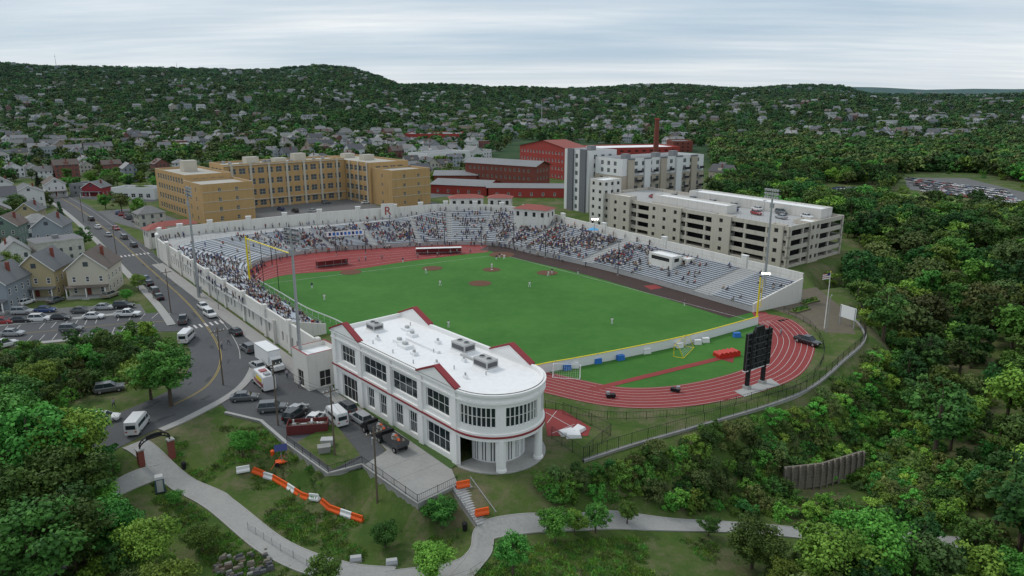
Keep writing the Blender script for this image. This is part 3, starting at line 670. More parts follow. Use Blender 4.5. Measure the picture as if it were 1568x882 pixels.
for x,y,s in ((20,2,1.2),(22.5,1.5,1),(24,-2,.9),(16,3,.6),(27,-3,1.),(18,-3,.5),(8.5,-1,.4),(3,3,.35),(10,3,.4),(26,3.5,.4)): g.box(x-s,x+s,y-s*.7,y+s*.7,zr,zr+.5,M_roofw); g.box(x-s*.3,x+s*.3,y-s*.3,y+s*.3,zr+.5,zr+.9,M_unit)
g.box(14,23,-.6,.0,zr,zr+.4,M_roofw); g.box(5.9,11,-2.6,-2.2,zr,zr+.3,M_unit)
for x,y in ((2,0),(7,2),(15,0),(19,5),(29,-5),(33,4),(13,5.2),(25,5)): g.cyl((x,y,zr),(x,y,zr+.6),.09,.09,6,M_unit)
g.group('stadium_office_building')
# =============== SCHOOL ===============
u=(-.664,.748); v=(.748,.664); N0=(-124.6,289)
def uv(a,b,o=N0): return (o[0]+u[0]*a+v[0]*b,o[1]+u[1]*a+v[1]*b)
def uvr(a0,a1,b0,b1,o=N0): return ccw([uv(a0,b0,o),uv(a1,b0,o),uv(a1,b1,o),uv(a0,b1,o)])
g=MB(); M_scr=mat('school_roof',(.42,.40,.36),.9,.2,.08)
kw=dict(mr=M_scr,sill=1.1,gl=M_glass2,fr=M_cream,mull=1,hm=1,cap=M_cream)
bldg(g,uvr(0,22,0,21),0,15.5,4,7,1.2,1.8,M_tan,**kw)
bldg(g,uvr(22.3,64,1,20.6),0,17.5,4,3.6,2.1,2.4,M_tan,**kw)
bldg(g,uvr(32,50,21.1,81.8),0,20,4,4.4,3.0,2.7,M_tan,**kw)
bldg(g,uvr(8,60,82,104),0,19,4,4.2,2.9,2.6,M_tan,**kw)
bldg(g,uvr(-10,7.7,83,104.5),0,16.5,4,8,1.2,1.6,M_tan,**kw)
for b in np.arange(24,81,4.4*2): 
    q=uvr(31.6,31.98,b,b+1.1); g.prism(q,0,20.95,M_cream)
for a in np.arange(10,32,4.2*2): g.prism(uvr(a,a+1.,81.6,81.98),0,19.9,M_cream)
for z in (3.9,20.0,): g.prism(uvr(31.5,31.99,21.2,81.5),z,z+.35,M_cream)
for a,b,h in ((40,35,3),(42,60,3.4),(30,92,3),(50,92,2.5),(45,8,2.5),(38,48,2)): g.prism(uvr(a,a+5,b,b+6),(20 if 21<b<80 else 18.5 if b>80 else 17.4),(20 if b<80 else 18.8)+h,M_cream,M_scr)
for k in range(14):
    a,b=random.uniform(34,48),random.uniform(24,78); g.prism(uvr(a,a+1.4,b,b+1.2),20,21.1,M_grey)
for z in (5,9,13): g.prism(uvr(-.12,-.01,0,21),z,z+.25,M_cream); g.prism(uvr(-10.12,-10.01,83,104.5),z,z+.25,M_cream)
g.group('brick_school_building')
# =============== MILLS ===============
def simp(name,poly,h,fl,sp,ww,wh,mw,**k): g=MB(); z=k.pop('z0',0); bldg(g,poly,z,h,fl,sp,ww,wh,mw,**k); g.group(name); return g
def px_rect(pl,pr,lenback,z=0):
    a=Vector(gp(*pl));b=Vector(gp(*pr)); d=(b-a).normalized(); n_=Vector((-d.y,d.x)); return ccw([tuple(a),tuple(b),tuple(b+n_*lenback),tuple(a+n_*lenback)])
def gab(name,pl,pr,back,h,rh,mw,mr,fl=2,sp=3.5,along=True,wn=1.2,whh=1.7):
    P=px_rect(pl,pr,back); g=MB()
    for i in range(4):
        a,b=Vector(P[i]),Vector(P[(i+1)%4]);L=(b-a).length;k=max(1,int((L-2)/sp));fh=h/fl
        wall(g,a,b,0,h,[(L/2+(j-(k-1)/2)*sp-wn/2,L/2+(j-(k-1)/2)*sp+wn/2,f*fh+.9,f*fh+.9+whh) for j in range(k) for f in range(fl)],mw,.15,M_glass2,M_white if mw is not M_rbrick else M_cream,0,1)
    P3=[Vector((*p,h)) for p in P]
    if along: m0=(P3[1]+P3[2])/2; m1=(P3[3]+P3[0])/2; fcs=[(0,1,4,5),(2,3,5,4)]; tri=[(1,2,4),(3,0,5)]
    else: m0=(P3[0]+P3[1])/2; m1=(P3[2]+P3[3])/2; fcs=[(1,2,5,4),(3,0,4,5)]; tri=[(0,1,4),(2,3,5)]
    m0=m0+Vector((0,0,rh)); m1=m1+Vector((0,0,rh)); vs=[tuple(q) for q in P3]+[tuple(m0),tuple(m1)]
    g.add(vs,tri,mw)
    ctr=sum(P3,Vector())/4
    vo=[tuple(ctr+(q-ctr)*1.06+Vector((0,0,-.1))) for q in P3]+[tuple(ctr+(Vector(m)-ctr)*1.0+ (Vector(m)-ctr)*Vector((.06,.06,0)) +Vector((0,0,.12))) for m in (m0,m1)]
    g.add(vo,fcs,mr); g.group(name)
gab('red_brick_mill',(713,282),(818,291),16,13,2.5,M_rbrick,M_groof,3,3.2)
gab('red_brick_mill',(796,266),(870,276),18,19,4.5,M_rbrick2,M_tile,4,3.2,False)
gab('mill_shed',(660,296),(745,300),22,5,2,M_rbrick2,M_groof,1,6)
gab('mill_shed',(748,302),(880,303),12,5,1.6,M_rbrick2,M_groof,1,6)
gab('mill_shed',(665,284),(730,284),18,6,2,M_rbrick,M_groof,1,6)
simp('industrial_building',px_rect((835,245),(1040,240),40),8,2,7,3,1.6,M_rbrick2,mr=M_roofw)
simp('industrial_building',px_rect((620,215),(705,215),60),7,1,9,3,1.6,M_rbrick2,mr=M_groof)
simp('brick_building',px_rect((1030,234),(1060,234),30),10,3,5,1.6,1.6,M_rbrick)
simp('white_warehouse',px_rect((655,256),(720,250),22),9,2,6,2,1.5,M_apw,mr=M_groof)
x,y=gp(1003,252); g=MB(); g.at(x,y); g.cyl((0,0,0),(0,0,34),2.4,1.6,14,M_rbrick); g.cyl((0,0,34),(0,0,35),1.9,1.9,14,M_rbrick2); g.obj('smokestack')
# =============== APARTMENT ===============
g=MB(); o_=(51,300); kw=dict(gl=M_glass2,mull=1,hm=0,mr=M_groof,sill=1.,cap=M_apd,par=1.1)
def o2(a0,a1,b0,b1): 
    U=(-.55,.835);W=(.835,.55); return ccw([(o_[0]+U[0]*a+W[0]*b,o_[1]+U[1]*a+W[1]*b) for a,b in ((a0,b0),(a1,b0),(a1,b1),(a0,b1))])
bldg(g,o2(26.5,44,-3,13),0,26.5,7,4.2,1.9,2.,M_apw,**kw); 
bldg(g,o2(8,26,0,50),0,17.6,5,4.2,1.8,1.9,M_apt,**dict(kw,par=.1)); bldg(g,o2(8.2,25.8,.2,49.8),17.75,6.2,2,4.2,1.8,1.9,M_apw,**kw)
for k in range(5):
    bb=3+k*9.6; g.prism(o2(7.3,7.98,bb,bb+3.4),0,24.6,M_apw if k%2 else M_apt)
    g.prism(o2(7.2,7.99,bb-.1,bb+3.5),24.6,25.2,M_apd)
    for z in range(2,22,4): g.prism(o2(6.6,7.97,bb+4.5,bb+7.5),z+.9,z+1.1,M_apd); g.prism(o2(6.6,6.68,bb+4.5,bb+7.5),z+1.1,z+2,M_black)
for k in range(2): g.prism(o2(28+k*9,32+k*9,-3.8,-3.02),0,28,M_apd)
for a,b in ((35,5),(14,25),(18,40),(15,8)): g.prism(o2(a,a+3,b,b+3),24 if a<26 else 26.5,26.4 if a<26 else 29,M_groof)
g.group('apartment_building')
# =============== GARAGE ===============
g=MB(); GO=Vector((83,212)); U=Vector((-.54,.84));W=Vector((.76,.65))
def go(a,b): q=GO+U*a+W*b; return (q.x,q.y)
def decks(poly,zs,span,up,mt):
    poly=ccw(poly)
    for z in zs:
        ip=inset(poly,.3); n=len(poly)
        for i in range(n):
            a=Vector(poly[i]);b=Vector(poly[(i+1)%n])
            g.add([(*a,z),(*b,z),(*b,z+up),(*a,z+up)],[(0,1,2,3)],mt); ia,ib=ip[i],ip[(i+1)%n]
            g.add([(*ib,z),(*ia,z),(*ia,z+up),(*ib,z+up)],[(0,1,2,3)],mt); g.add([(*a,z+up),(*b,z+up),(*ib,z+up),(*ia,z+up)],[(0,1,2,3)],mt)
            g.add([(*b,z),(*a,z),(*ia,z),(*ib,z)],[(0,1,2,3)],mt)
            L=(b-a).length;k=max(1,int(L/span)); d=(b-a)/L; nin=Vector((-d.y,d.x))
            for j in range(k+1):
                c=a+d*(L*j/k)+nin*.35; g.M=Matrix.Translation((c.x,c.y,0))@Matrix.Rotation(math.atan2(d.y,d.x),4,'Z'); g.box(-.35,.35,-.28,.3,z-2.3,z+up-.02,mt); g.M=Matrix.Identity(4)
        g.sheet(inset(poly,.31),z+.25,M_concf)
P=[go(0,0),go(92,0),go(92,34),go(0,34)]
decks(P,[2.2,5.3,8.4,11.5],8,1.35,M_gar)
g.prism(ccw([go(3,4),go(88,4),go(88,30),go(3,30)]),0,11.4,M_dark)  # solid dark core painted as the shade between open decks
g.prism(ccw([go(-.1,-.1),go(92,-.1),go(92,34.1),go(-.1,34.1)]),-1,.7,M_gar)
def gw(a0,a1,b0,b1,z0,z1,ops,mt=M_gar,r0=1.2):
    Q=ccw([go(a0,b0),go(a1,b0),go(a1,b1),go(a0,b1)])
    for i in range(4):
        p,q=Q[i],Q[(i+1)%4];L=math.dist(p,q);k=max(1,int(L/ops)) if ops else 0
        wall(g,p,q,z0,z1,[(L*(j+.5)/k-.75,L*(j+.5)/k+.75,z,z+1.3) for j in range(k) for z in np.arange(z0+r0,z1-1.6,3.1)] if k else [],mt,.3,M_dark)
    roofpar(g,Q,z1-.5,z1,.3,mt,M_roofw)
gw(70,86,-1.2,3,0,14,4); gw(84.2,92.4,-2.4,8,0,19,3.4,M_garw); gw(22,30,-.5,2.5,0,12.9,4); gw(44,60,-.6,2,0,12.9,4.2); gw(2,7,-.4,2.5,0,12.9,3); 
gw(4,62,26,33.6,11.8,15.0,0,M_garw); gw(30,66,8,14,11.8,14.6,3,M_garw); gw(-.6,6,12,18,0,13,3,M_gar)
for a in (20,50): 
    for b in (16,):
        x,y=go(a,b); g.cyl((x,y,11.7),(x,y,17),.08,.06,5,M_grey); g.box(x-.6,x+.6,y-.15,y+.15,16.9,17.1,M_grey)
for a in np.arange(0,33,1.5): x,y=go(a,1.2); g.cyl((x,y,12.8),(x,y,14.),.03,.03,3,M_grey,False)
g.group('parking_garage')
# =============== ROADS ===============
rd=MB(); kb=MB(); mk=MB()
main=smooth(gps([(60,285),(118,318),(172,360),(232,414),(285,462),(322,508),(338,548),(318,590),(250,628),(185,655),(110,690),(0,730),(-150,780)]),8)
ribbon(rd,main,11.0,.06,M_asph); 
side=smooth(gps([(-250,545),(-100,526),(0,514),(110,504),(210,494),(300,492)]),6); ribbon(rd,side,15,.045,M_asph)
rd.sheet(ccw(gps([(343,520),(352,498),(388,520),(440,560),(468,585),(520,622),(560,655),(590,690),(560,716),(503,728),(436,680),(398,645),(350,632),(322,600)])),.05,M_asph)
rd.sheet(ccw(gps([(330,316),(400,334),(480,326),(690,300),(700,292),(640,298),(400,310)])),.04,M_asph2)
rd.sheet(ccw([uv(-14,-6),uv(-3,-6),uv(-3,78),uv(-3,108),uv(-16,108),uv(-16,20)]),.041,M_asph2); rd.sheet(ccw([uv(-3,21.5),uv(31.9,21.5),uv(31.9,81),uv(-3,81)]),.036,M_asph2)
rd.sheet(ccw([uv(-5,-4),uv(70,-4),uv(70,-30),uv(-5,-22)]),.038,M_asph2)
rd.sheet(ccw(gps([(-60,482),(20,476),(120,470),(215,466),(225,482),(110,492),(-60,502)])),.033,M_asph2)
for pr in ([(0,350),(118,335),(180,330)],[(-200,430),(0,395),(105,362),(170,352)],[(0,300),(130,303),(240,308)],[(1385,318),(1568,330),(1700,336)]): ribbon(rd,smooth(gps(pr),6),8,.03,M_asph)
rd.sheet(ccw(gps([(1385,272),(1480,273),(1590,300),(1600,318),(1500,304),(1390,290)])),.04,M_asph2); rd.sheet(ccw(gps([(1270,290),(1330,288),(1345,300),(1280,306)])),.04,M_asph2)
sw=[( -36+ -69*t -1.6, 126+89*t-1.6) for t in np.linspace(-.03,1.05,40)]
ribbon(kb,sw,3.2,.18,M_side,off=.2,th=.2)
ribbon(kb,main[:38],1.8,.18,M_side,off=-6.6,th=.18)
ribbon(kb,side[:24],1.8,.18,M_side,off=8.6,th=.18); ribbon(kb,side[:24],1.6,.18,M_side,off=-8.6,th=.18)
ribbon(kb,main[50:70],1.5,.18,M_side,off=6.4,th=.18)
for o in (-.14,.14): ribbon(mk,main[:64],.09,.08,M_ypaint,off=o)
ribbon(mk,main[4:50],.1,.08,M_wpaint,off=3.6)
for k in range(24): 
    i=int(len(side)*.9*k/24); N_=normals(side)[i]; p=side[i]; 
    for s in (-1,1): ribbon(mk,[(p[0]+N_[0]*s*2.6,p[1]+N_[1]*s*2.6),(p[0]+N_[0]*s*7.2,p[1]+N_[1]*s*7.2)],.12,.07,M_wpaint)
ribbon(mk,side[:28],.12,.07,M_ypaint)
for cx_,cy_ in ((205,392),(318,500)):
    X,Y=gp(cx_,cy_); 
    for k in range(8): d=(-.75*(k-4)*1.2,-.6*(k-4)*1.2); q=(X+d[0],Y+d[1]); ribbon(mk,[q,(q[0]-.6*2.8,q[1]+.8*2.8)],.45,.082,M_wpaint)
M_patch=mat('asphalt_patch',(.06,.062,.065),.9,.3,.5)
for k in range(26):
    i=random.randrange(5,70); p=main[i]; N_=normals(main)[i]; o_x=random.uniform(-4,4); L=random.uniform(1,5); a0=(p[0]+N_[0]*o_x,p[1]+N_[1]*o_x); ribbon(mk,[a0,(a0[0]-N_[1]*L,a0[1]+N_[0]*L)],random.uniform(.15,1.4),.066+.0004*k,M_patch)
rd.obj('road'); kb.obj('sidewalk_pavement'); mk.obj('road_markings')
g=MB(); pz=ccw(gps([(468,585),(508,590),(517,603),(690,715),(702,744),(640,774),(556,714),(593,690),(560,655),(520,622)])); g.prism(pz,-1,.09,M_path)
M_joint=mat('paving_joint',(.2,.195,.185),.9,.2,1)
for k in range(9): a=Vector(gp(520,604)).lerp(Vector(gp(692,716)),k/9+.05); g.add([(a.x,a.y,.094),(a.x-6.5,a.y-5.6,.094),(a.x-6.54,a.y-5.54,.094),(a.x-.04,a.y+.06,.094)],[(0,1,2,3)],M_joint)
g.obj('plaza_pavement')
g=MB(); g.sheet(ccw(gps([(545,618),(556,616),(700,712),(690,719)])),.11,mat('planting_bed',(.06,.11,.03),.95,.4,1.)); g.obj('planting_bed')
g=MB(); g.prism(ccw(gps([(455,680),(512,650),(552,700),(510,722)])),-1,.35,M_stone,M_ground); g.group('raised_planter')
def fencewall(name,pts,zt,zb,th,hf,closed=False,picket=.45,mt=M_stone,wallon=True,terr=False,cap=M_conc,smp=2.4):
    g=MB(); pts=dens(pts,smp)
    if wallon:
        ribbon(g,pts,th,zt,mt,th=zt-zb)
        if cap: ribbon(g,pts,th+.12,zt+.12,cap,th=.12)
    z0=zt+.1
    if hf:
        for i,p in enumerate(pts):
            z=z0; g.cyl((*p,z-.3),(*p,z+hf),.045,.045,5,M_black)
            if i<len(pts)-1:
                q=pts[i+1]
                for h in (.12,hf-.08): g.cyl((*p,z+h),(*q,z+h),.03,.03,4,M_black,False)
                L=math.dist(p,q);k=int(L/picket)
                for j in range(1,k): t=j/k; X=p[0]+(q[0]-p[0])*t;Y=p[1]+(q[1]-p[1])*t; g.cyl((X,Y,z+.1),(X,Y,z+hf-.08),.016,.016,3,M_black,False)
    return g.group(name)
fencewall('retaining_wall',gps([(440,682),(503,728),(555,714),(640,774),(700,745)]),.35,-4.5,.4,1.1,picket=.3)
fencewall('block_retaining_wall',gps([(345,634),(400,647),(440,682)]),.3,-2,.4,0)
twall=smooth(gps([(893,708),(967,684),(1102,645),(1190,618),(1244,594),(1290,555),(1325,517),(1300,480)]),5)
fencewall('track_retaining_wall',twall,.3,-4.5,.4,1.9,picket=.35,cap=M_wallc,mt=M_wallc)
fencewall('chain_link_fence',gps([(862,634),(905,652),(935,668),(893,705),(845,672)]),.0,-1,.3,2.0,wallon=False,picket=.3)
fencewall('chain_link_fence',smooth(gps([(835,625),(930,642),(1050,636),(1150,612),(1235,585),(1262,540),(1240,500),(1200,478)]),4),0,-1,.3,1.3,wallon=False,picket=.5)
def path(name,pts,w,mt=M_path):
    P=smooth([gt(*p)[:2] for p in pts],10); g=MB(); ribbon(g,P,w,.13,mt,terr=True,cross=4); ribbon(g,P,.12,.17,M_kerb,off=w/2,terr=True,th=.2);ribbon(g,P,.12,.17,M_kerb,off=-w/2,terr=True,th=.2); g.obj(name)
path('path',[(205,680),(245,712),(330,768),(420,838),(520,876),(600,884)],3.4)
path('path',[(690,900),(735,845),(745,815),(800,803),(900,800),(1000,803),(1120,808),(1240,818),(1350,822),(1500,836)],2.6)
path('path',[(590,886),(690,872),(730,850)],2.4); path('path',[(150,765),(200,738),(250,722)],2.6)
g=MB(); a=Vector(gp(706,745));b3=gt(745,800); b=Vector(b3[:2]); k=16; d=(b-a).normalized(); n_=Vector((-d.y,d.x)); L=(b-a).length
for i in range(k):
    z=.1+(b3[2]-.1)*i/k; g.M=Matrix.Translation((a.x,a.y,0))@Matrix.Rotation(math.atan2(d.y,d.x),4,'Z'); g.box(L*i/k,L*(i+1)/k,-1.3,1.3,z-1.2,z,M_concf)
for s in (-1.45,1.45):
    g.cyl((0,s,1),(L,s,b3[2]+1),.05,.05,6,M_grey)
    for i in range(0,k+1,3): g.cyl((L*i/k,s,.1+(b3[2])*i/k-.8),(L*i/k,s,1+(b3[2])*i/k),.04,.04,5,M_grey)
    g.add([(0,s*1.06,.15),(L,s*1.06,b3[2]+.1),(L,s*1.06,b3[2]-.8),(0,s*1.06,-.8)],[(0,1,2,3)],M_conc)
g.group('staircase')
def barrier(x,y,z,yaw,mt,L=1.8,pitch=0):
    g=MB(); v=[(-.3,0),(.3,0),(.3,.25),(.12,.5),(.1,.9),(-.1,.9),(-.12,.5),(-.3,.25)]
    vs=[(-L/2,a,b) for a,b in v]+[(L/2,a,b) for a,b in v]; g.add(vs,[(i,(i+1)%8,8+(i+1)%8,8+i) for i in range(8)]+[tuple(range(8)),tuple(range(8,16))],mt); o=g.obj('traffic_barrier'); o.location=(x,y,z); o.rotation_euler=(0,-pitch,yaw); return o
bl=smooth([gt(*p)[:2] for p in ((362,726),(405,731),(440,748),(470,766),(510,784),(556,800))],8); Lb=sum(math.dist(a,b) for a,b in zip(bl,bl[1:])); bl=resamp(bl,int(Lb/1.75)+1)
for i in range(len(bl)-1): 
    p,q=bl[i],bl[i+1]; x,y=(p[0]+q[0])/2,(p[1]+q[1])/2; s=math.dist(p,q); barrier(x,y,H1(x,y)+.05,math.atan2(q[1]-p[1],q[0]-p[0]),M_wpl if (i==0 or i%3==2) else M_ora,s*.97,math.atan2(H1(*q)-H1(*p),s))
for px,py in ((709,747),(738,790)): x,y,z=gt(px,py); barrier(x,y,max(z,0.1) if py<760 else z+.2,math.radians(20),M_ora)
# =============== vehicles ===============
CARM={}
def paint(nm,c):
    if nm in CARM: return CARM[nm]
    m,n,b=nt('car_paint_'+nm); b.inputs['Base Color'].default_value=(*c,1); b.inputs['Roughness'].default_value=.35; b.inputs['Coat Weight'].default_value=.5; CARM[nm]=m; return m
pc={'white':(.66,.66,.66),'black':(.015,.015,.018),'grey':(.10,.105,.11),'silver':(.34,.35,.36),'blue':(.03,.06,.16),'red':(.28,.02,.02),'tan':(.28,.25,.2)}
def carmb(kind,col):
    g=MB(); p=paint(col,pc[col])
    def hull(st,mt):
        n=len(st); v=[]
        for x,w,z0,z1,z2 in st: v+=[(x,-w*.94,z0),(x,-w,z0+.2),(x,-w,z1),(x,-w*.9,z2),(x,w*.9,z2),(x,w,z1),(x,w,z0+.2),(x,w*.94,z0)]
        fs=[(i*8+j,i*8+8+j,i*8+8+(j+1)%8,i*8+(j+1)%8) for i in range(n-1) for j in range(8)]; fs+=[tuple(range(8)),tuple(range((n-1)*8,n*8))]
        g.add(v,fs,mt)
    def wh(xs,r,w):
        for x in xs:
            for s in (-1,1): g.cyl((x,s*(w-.22),r),(x,s*(w+.01),r),r,r,14,M_tyre); g.cyl((x,s*(w+.0),r),(x,s*(w+.025),r),r*.6,r*.55,10,M_hub)
    def cab(x0,x1,x2,x3,w,z0,z1):
        b=[(x0,-w*.93,z0),(x3,-w*.93,z0),(x3,w*.93,z0),(x0,w*.93,z0)];t=[(x1,-w*.74,z1),(x2,-w*.74,z1),(x2,w*.74,z1),(x1,w*.74,z1)]
        g.frustum(b,t,M_glass,p); g.box(x1-.05,x2+.05,-w*.76,w*.76,z1,z1+.05,p)
        for i in range(4): g.cyl(b[i],t[i],.05,.05,4,p)
        for s in (-1,1): xm=(x1+x2)/2; g.cyl((xm,s*w*.935,z0),(xm,s*w*.75,z1),.045,.045,4,p)
    def lights(L,w,z):
        M_hl=mat('headlight',(.7,.7,.65),.2,.05,1); M_tl=mat('tail_light',(.4,.01,.01),.3,.05,1)
        for s in (-1,1): g.box(L/2-.06,L/2+.015,s*w*.72-.18,s*w*.72+.18,z-.1,z+.08,M_hl); g.box(-L/2-.015,-L/2+.06,s*w*.75-.15,s*w*.75+.15,z-.08,z+.12,M_tl)
    if kind=='sedan':
        hull([(-2.3,.78,.35,.7,.92),(-2.0,.9,.25,.8,1.0),(-.5,.92,.2,.82,.98),(1.2,.92,.2,.8,.96),(2.0,.88,.22,.68,.82),(2.3,.74,.32,.58,.7)],p); cab(-1.85,-1.15,.35,1.15,.9,.96,1.45); wh((-1.4,1.42),.33,.9); lights(4.6,.8,.68)
    elif kind=='suv':
        hull([(-2.35,.85,.4,.9,1.1),(-2.1,.95,.3,.95,1.12),(0,.96,.28,.95,1.1),(1.2,.95,.28,.95,1.08),(2.1,.92,.32,.88,1.0),(2.38,.8,.4,.75,.88)],p); cab(-2.25,-1.95,.35,1.15,.94,1.1,1.75); wh((-1.45,1.5),.38,.94); lights(4.75,.86,.85)
    elif kind=='van':
        hull([(-2.9,.95,.4,2.0,2.45),(-2.7,1.0,.35,2.1,2.55),(1.2,1.0,.35,2.1,2.5),(1.75,.98,.35,1.9,2.2),(2.35,.96,.35,1.15,1.3),(2.9,.85,.4,.85,1.0)],p); wh((-1.8,1.95),.38,.99); lights(5.8,.9,.9)
        g.add([(1.78,-.8,2.12),(1.78,.8,2.12),(2.42,.84,1.32),(2.42,-.84,1.32)],[(0,1,2,3)],M_glass); g.add([(-2.915,-.7,1.3),(-2.915,.7,1.3),(-2.90,.7,1.95),(-2.90,-.7,1.95)],[(0,1,2,3)],M_glass)
        for s in (-1,1): g.add([(1.0,s*1.012,1.3),(1.95,s*1.012,1.3),(1.65,s*1.012,1.9),(1.0,s*1.012,2.0)],[(0,1,2,3)],M_glass); g.add([(-2.4,s*1.012,1.35),(.8,s*1.012,1.35),(.8,s*1.012,1.95),(-2.4,s*1.012,1.95)],[(0,1,2,3)],M_glass)
    elif kind=='pickup':
        hull([(-2.8,.9,.45,.9,1.1),(-2.7,.97,.4,.95,1.1),(1.3,.97,.4,.95,1.1),(2.4,.95,.4,.9,1.05),(2.8,.85,.45,.8,.95)],p); cab(-.9,-.7,.6,1.35,.95,1.1,1.8); wh((-1.8,1.85),.42,.97); lights(5.6,.9,.85); g.box(-2.65,-1.0,-.75,.75,1.1,1.12,M_dark)
        for s in (-.86,.86): g.box(-2.75,-.95,s-.07,s+.07,1.1,1.25,p)
    elif kind=='box':
        g.box(-4.6,2.0,-1.2,1.2,1.0,3.9,M_wpl); g.box(-4.6,2.,-.5,.5,.7,1.,M_black); hull([(2.1,1.05,.5,2.3,2.7),(3.0,1.05,.5,2.1,2.6),(3.4,1.05,.5,1.4,1.6),(4.2,1.0,.5,1.2,1.35)],p)
        for z in (1.02,3.82): g.box(-4.63,2.03,-1.23,1.23,z-.04,z+.04,M_grey)
        g.add([(3.03,-.9,2.5),(3.03,.9,2.5),(3.43,.95,1.65),(3.43,-.95,1.65)],[(0,1,2,3)],M_glass); wh((-3.2,-2.2,3.2),.5,1.15)
    elif kind=='food':
        hull([(-3.6,1.1,.5,2.7,3.0),(1.8,1.1,.5,2.7,3.0),(2.2,1.1,.5,2.3,2.7),(2.7,1.05,.5,1.5,1.6),(3.4,1.0,.5,1.2,1.3)],paint('white',pc['white'])); wh((-2.2,2.3),.45,1.1)
        for s in (-1,1): g.box(-3.4,1.6,s*1.11-.01,s*1.11+.01,1.0,1.7,paint('red',pc['red'])); g.box(-2.6,.2,s*1.12-.01,s*1.12+.01,1.8,2.5,M_yel)
        g.box(-3,-1.8,-.5,.5,3.0,3.35,M_grey); g.box(-.8,.4,-.6,.6,3.0,3.2,paint('red',pc['red'])); g.add([(2.22,-.9,2.6),(2.22,.9,2.6),(2.7,.95,1.65),(2.7,-.95,1.65)],[(0,1,2,3)],M_glass)
    elif kind=='dump':
        hull([(1.6,1.1,.6,1.9,2.1),(2.4,1.1,.6,1.8,2.0),(2.8,1.05,.6,1.3,1.4),(3.5,1.,.6,1.1,1.2)],M_black); g.box(-2.6,1.5,-.6,.6,.6,.9,M_black); wh((-1.8,2.5),.45,1.05)
        g.frustum([(-2.6,-1.0,.95),(1.3,-1.0,.95),(1.3,1.0,.95),(-2.6,1.0,.95)],[(-2.8,-1.1,1.7),(1.4,-1.1,1.7),(1.4,1.1,1.7),(-2.8,1.1,1.7)],M_dgrey,M_dark)
        for k in range(12): x=random.uniform(-2.3,.9);y=random.uniform(-.6,.6);s=random.uniform(.15,.4); g.frustum([(x-s,y-s*.7,1.65),(x+s,y-s*.7,1.65),(x+s,y+s*.7,1.65),(x-s,y+s*.7,1.65)],[(x-s*.5,y-s*.4,1.7+s),(x+s*.6,y-s*.3,1.7+s*.9),(x+s*.4,y+s*.5,1.75+s),(x-s*.3,y+s*.3,1.7+s*.7)],[M_wood,M_stone,M_ora,M_unit,M_timber,M_timber][k%6])
    return g
CM={}
def car(px,py,kind='sedan',col='white',yaw=None,name=None,z=None):
    if (kind,col) not in CM: CM[(kind,col)]=carmb(kind,col).mesh(kind)
    x,y=gp(px,py); 
    nm=name or {'sedan':'parked_car','suv':'parked_suv','van':'van','pickup':'pickup_truck','box':'box_truck','food':'food_truck','dump':'dump_truck'}[kind]
    o=bpy.data.objects.new(nm,CM[(kind,col)]); COL.objects.link(o); o.location=(x,y,.08 if z is None else z); o.rotation_euler=(0,0,(UA if yaw is None else math.radians(yaw))+random.uniform(-.03,.03)); return o
D=math.degrees(UA)
for a in [(312,473,'sedan','white',D+180),(322,485,'suv','white',D+180),(228,437,'sedan','black',D),(236,449,'suv','grey',D),(243,458,'sedan','black',D),(281,494,'pickup','grey',110),(287,522,'van','white',95),
 (361,512,'sedan','black',D),(380,538,'suv','grey',D),(395,565,'sedan','silver',D),(404,592,'food','white',D-5),(415,562,'box','white',D+180),(375,613,'sedan','grey',8),(418,630,'suv','grey',12),(452,641,'suv','black',70),
 (515,646,'van','white',D-8),(530,630,'suv','grey',D),(553,647,'suv','silver',D),(580,668,'dump','black',D+2),(603,685,'dump','black',D),(168,600,'suv','grey',25),(160,645,'sedan','white',15),(212,658,'van','white',98),
 (33,494,'sedan','black',5),(93,490,'sedan','black',5),(144,488,'sedan','white',5),(196,485,'pickup','white',5),(125,479,'sedan','grey',5),(35,481,'suv','silver',5),(8,532,'suv','white',60),(85,463,'sedan','grey',80),(170,455,'suv','tan',80),
 (62,492,'suv','white',5),(5,496,'sedan','red',5),(-15,480,'suv','grey',5),(70,478,'sedan','blue',5),(160,474,'sedan','silver',5),(190,472,'suv','black',5),(40,466,'sedan','white',80),(20,514,'sedan','silver',5),(110,508,'suv','grey',5),
 (166,362,'sedan','silver',D),(190,366,'suv','grey',D),(205,378,'sedan','black',D),(150,350,'sedan','white',D),(140,338,'suv','black',D),(178,352,'sedan','red',D+180),(452,325,'suv','black',D),(478,325,'sedan','silver',D),(500,312,'suv','grey',40),(560,312,'sedan','white',40),(430,322,'suv','blue',D),(350,334,'suv','grey',D),(222,430,'sedan','blue',D),(455,633,'sedan','silver',70),(483,646,'sedan','white',75)]: car(*a)
car(1236,527,'pickup','black',-55,'utility_cart'); 
for px,py in ((1034,600),(935,609)):
    x,y=gp(px,py); g=MB(); g.at(x,y,.06,random.random()*3); g.box(-.8,.8,-.4,.4,.2,.65,M_black); g.box(-.75,-.2,-.35,.35,.65,1.1,M_grey)
    for s in (-.5,.5): g.cyl((s,-.45,.2),(s,.45,.2),.2,.2,8,M_tyre)
    g.obj('maintenance_cart')
cp=[carmb(k,c).obj(f'lotcar_{i}',None) for i,(k,c) in enumerate([('sedan','white'),('suv','grey'),('sedan','silver'),('suv','black'),('sedan','blue'),('sedan','red')])]
pts=[]
for r in range(5):
    for c in range(34):
        t=c/34; px=1392+r*6+150*t; py=276+r*4.5+t*20
        if random.random()<.85: pts.append((*gp(px,py),.1))
for r in range(3):
    for c in range(10): pts.append((*gp(1280+c*5.5+r*3,291+r*4.5),.1))
for c in range(14): pts.append((*go(8+c*5,24-8*(c%2)),11.85))
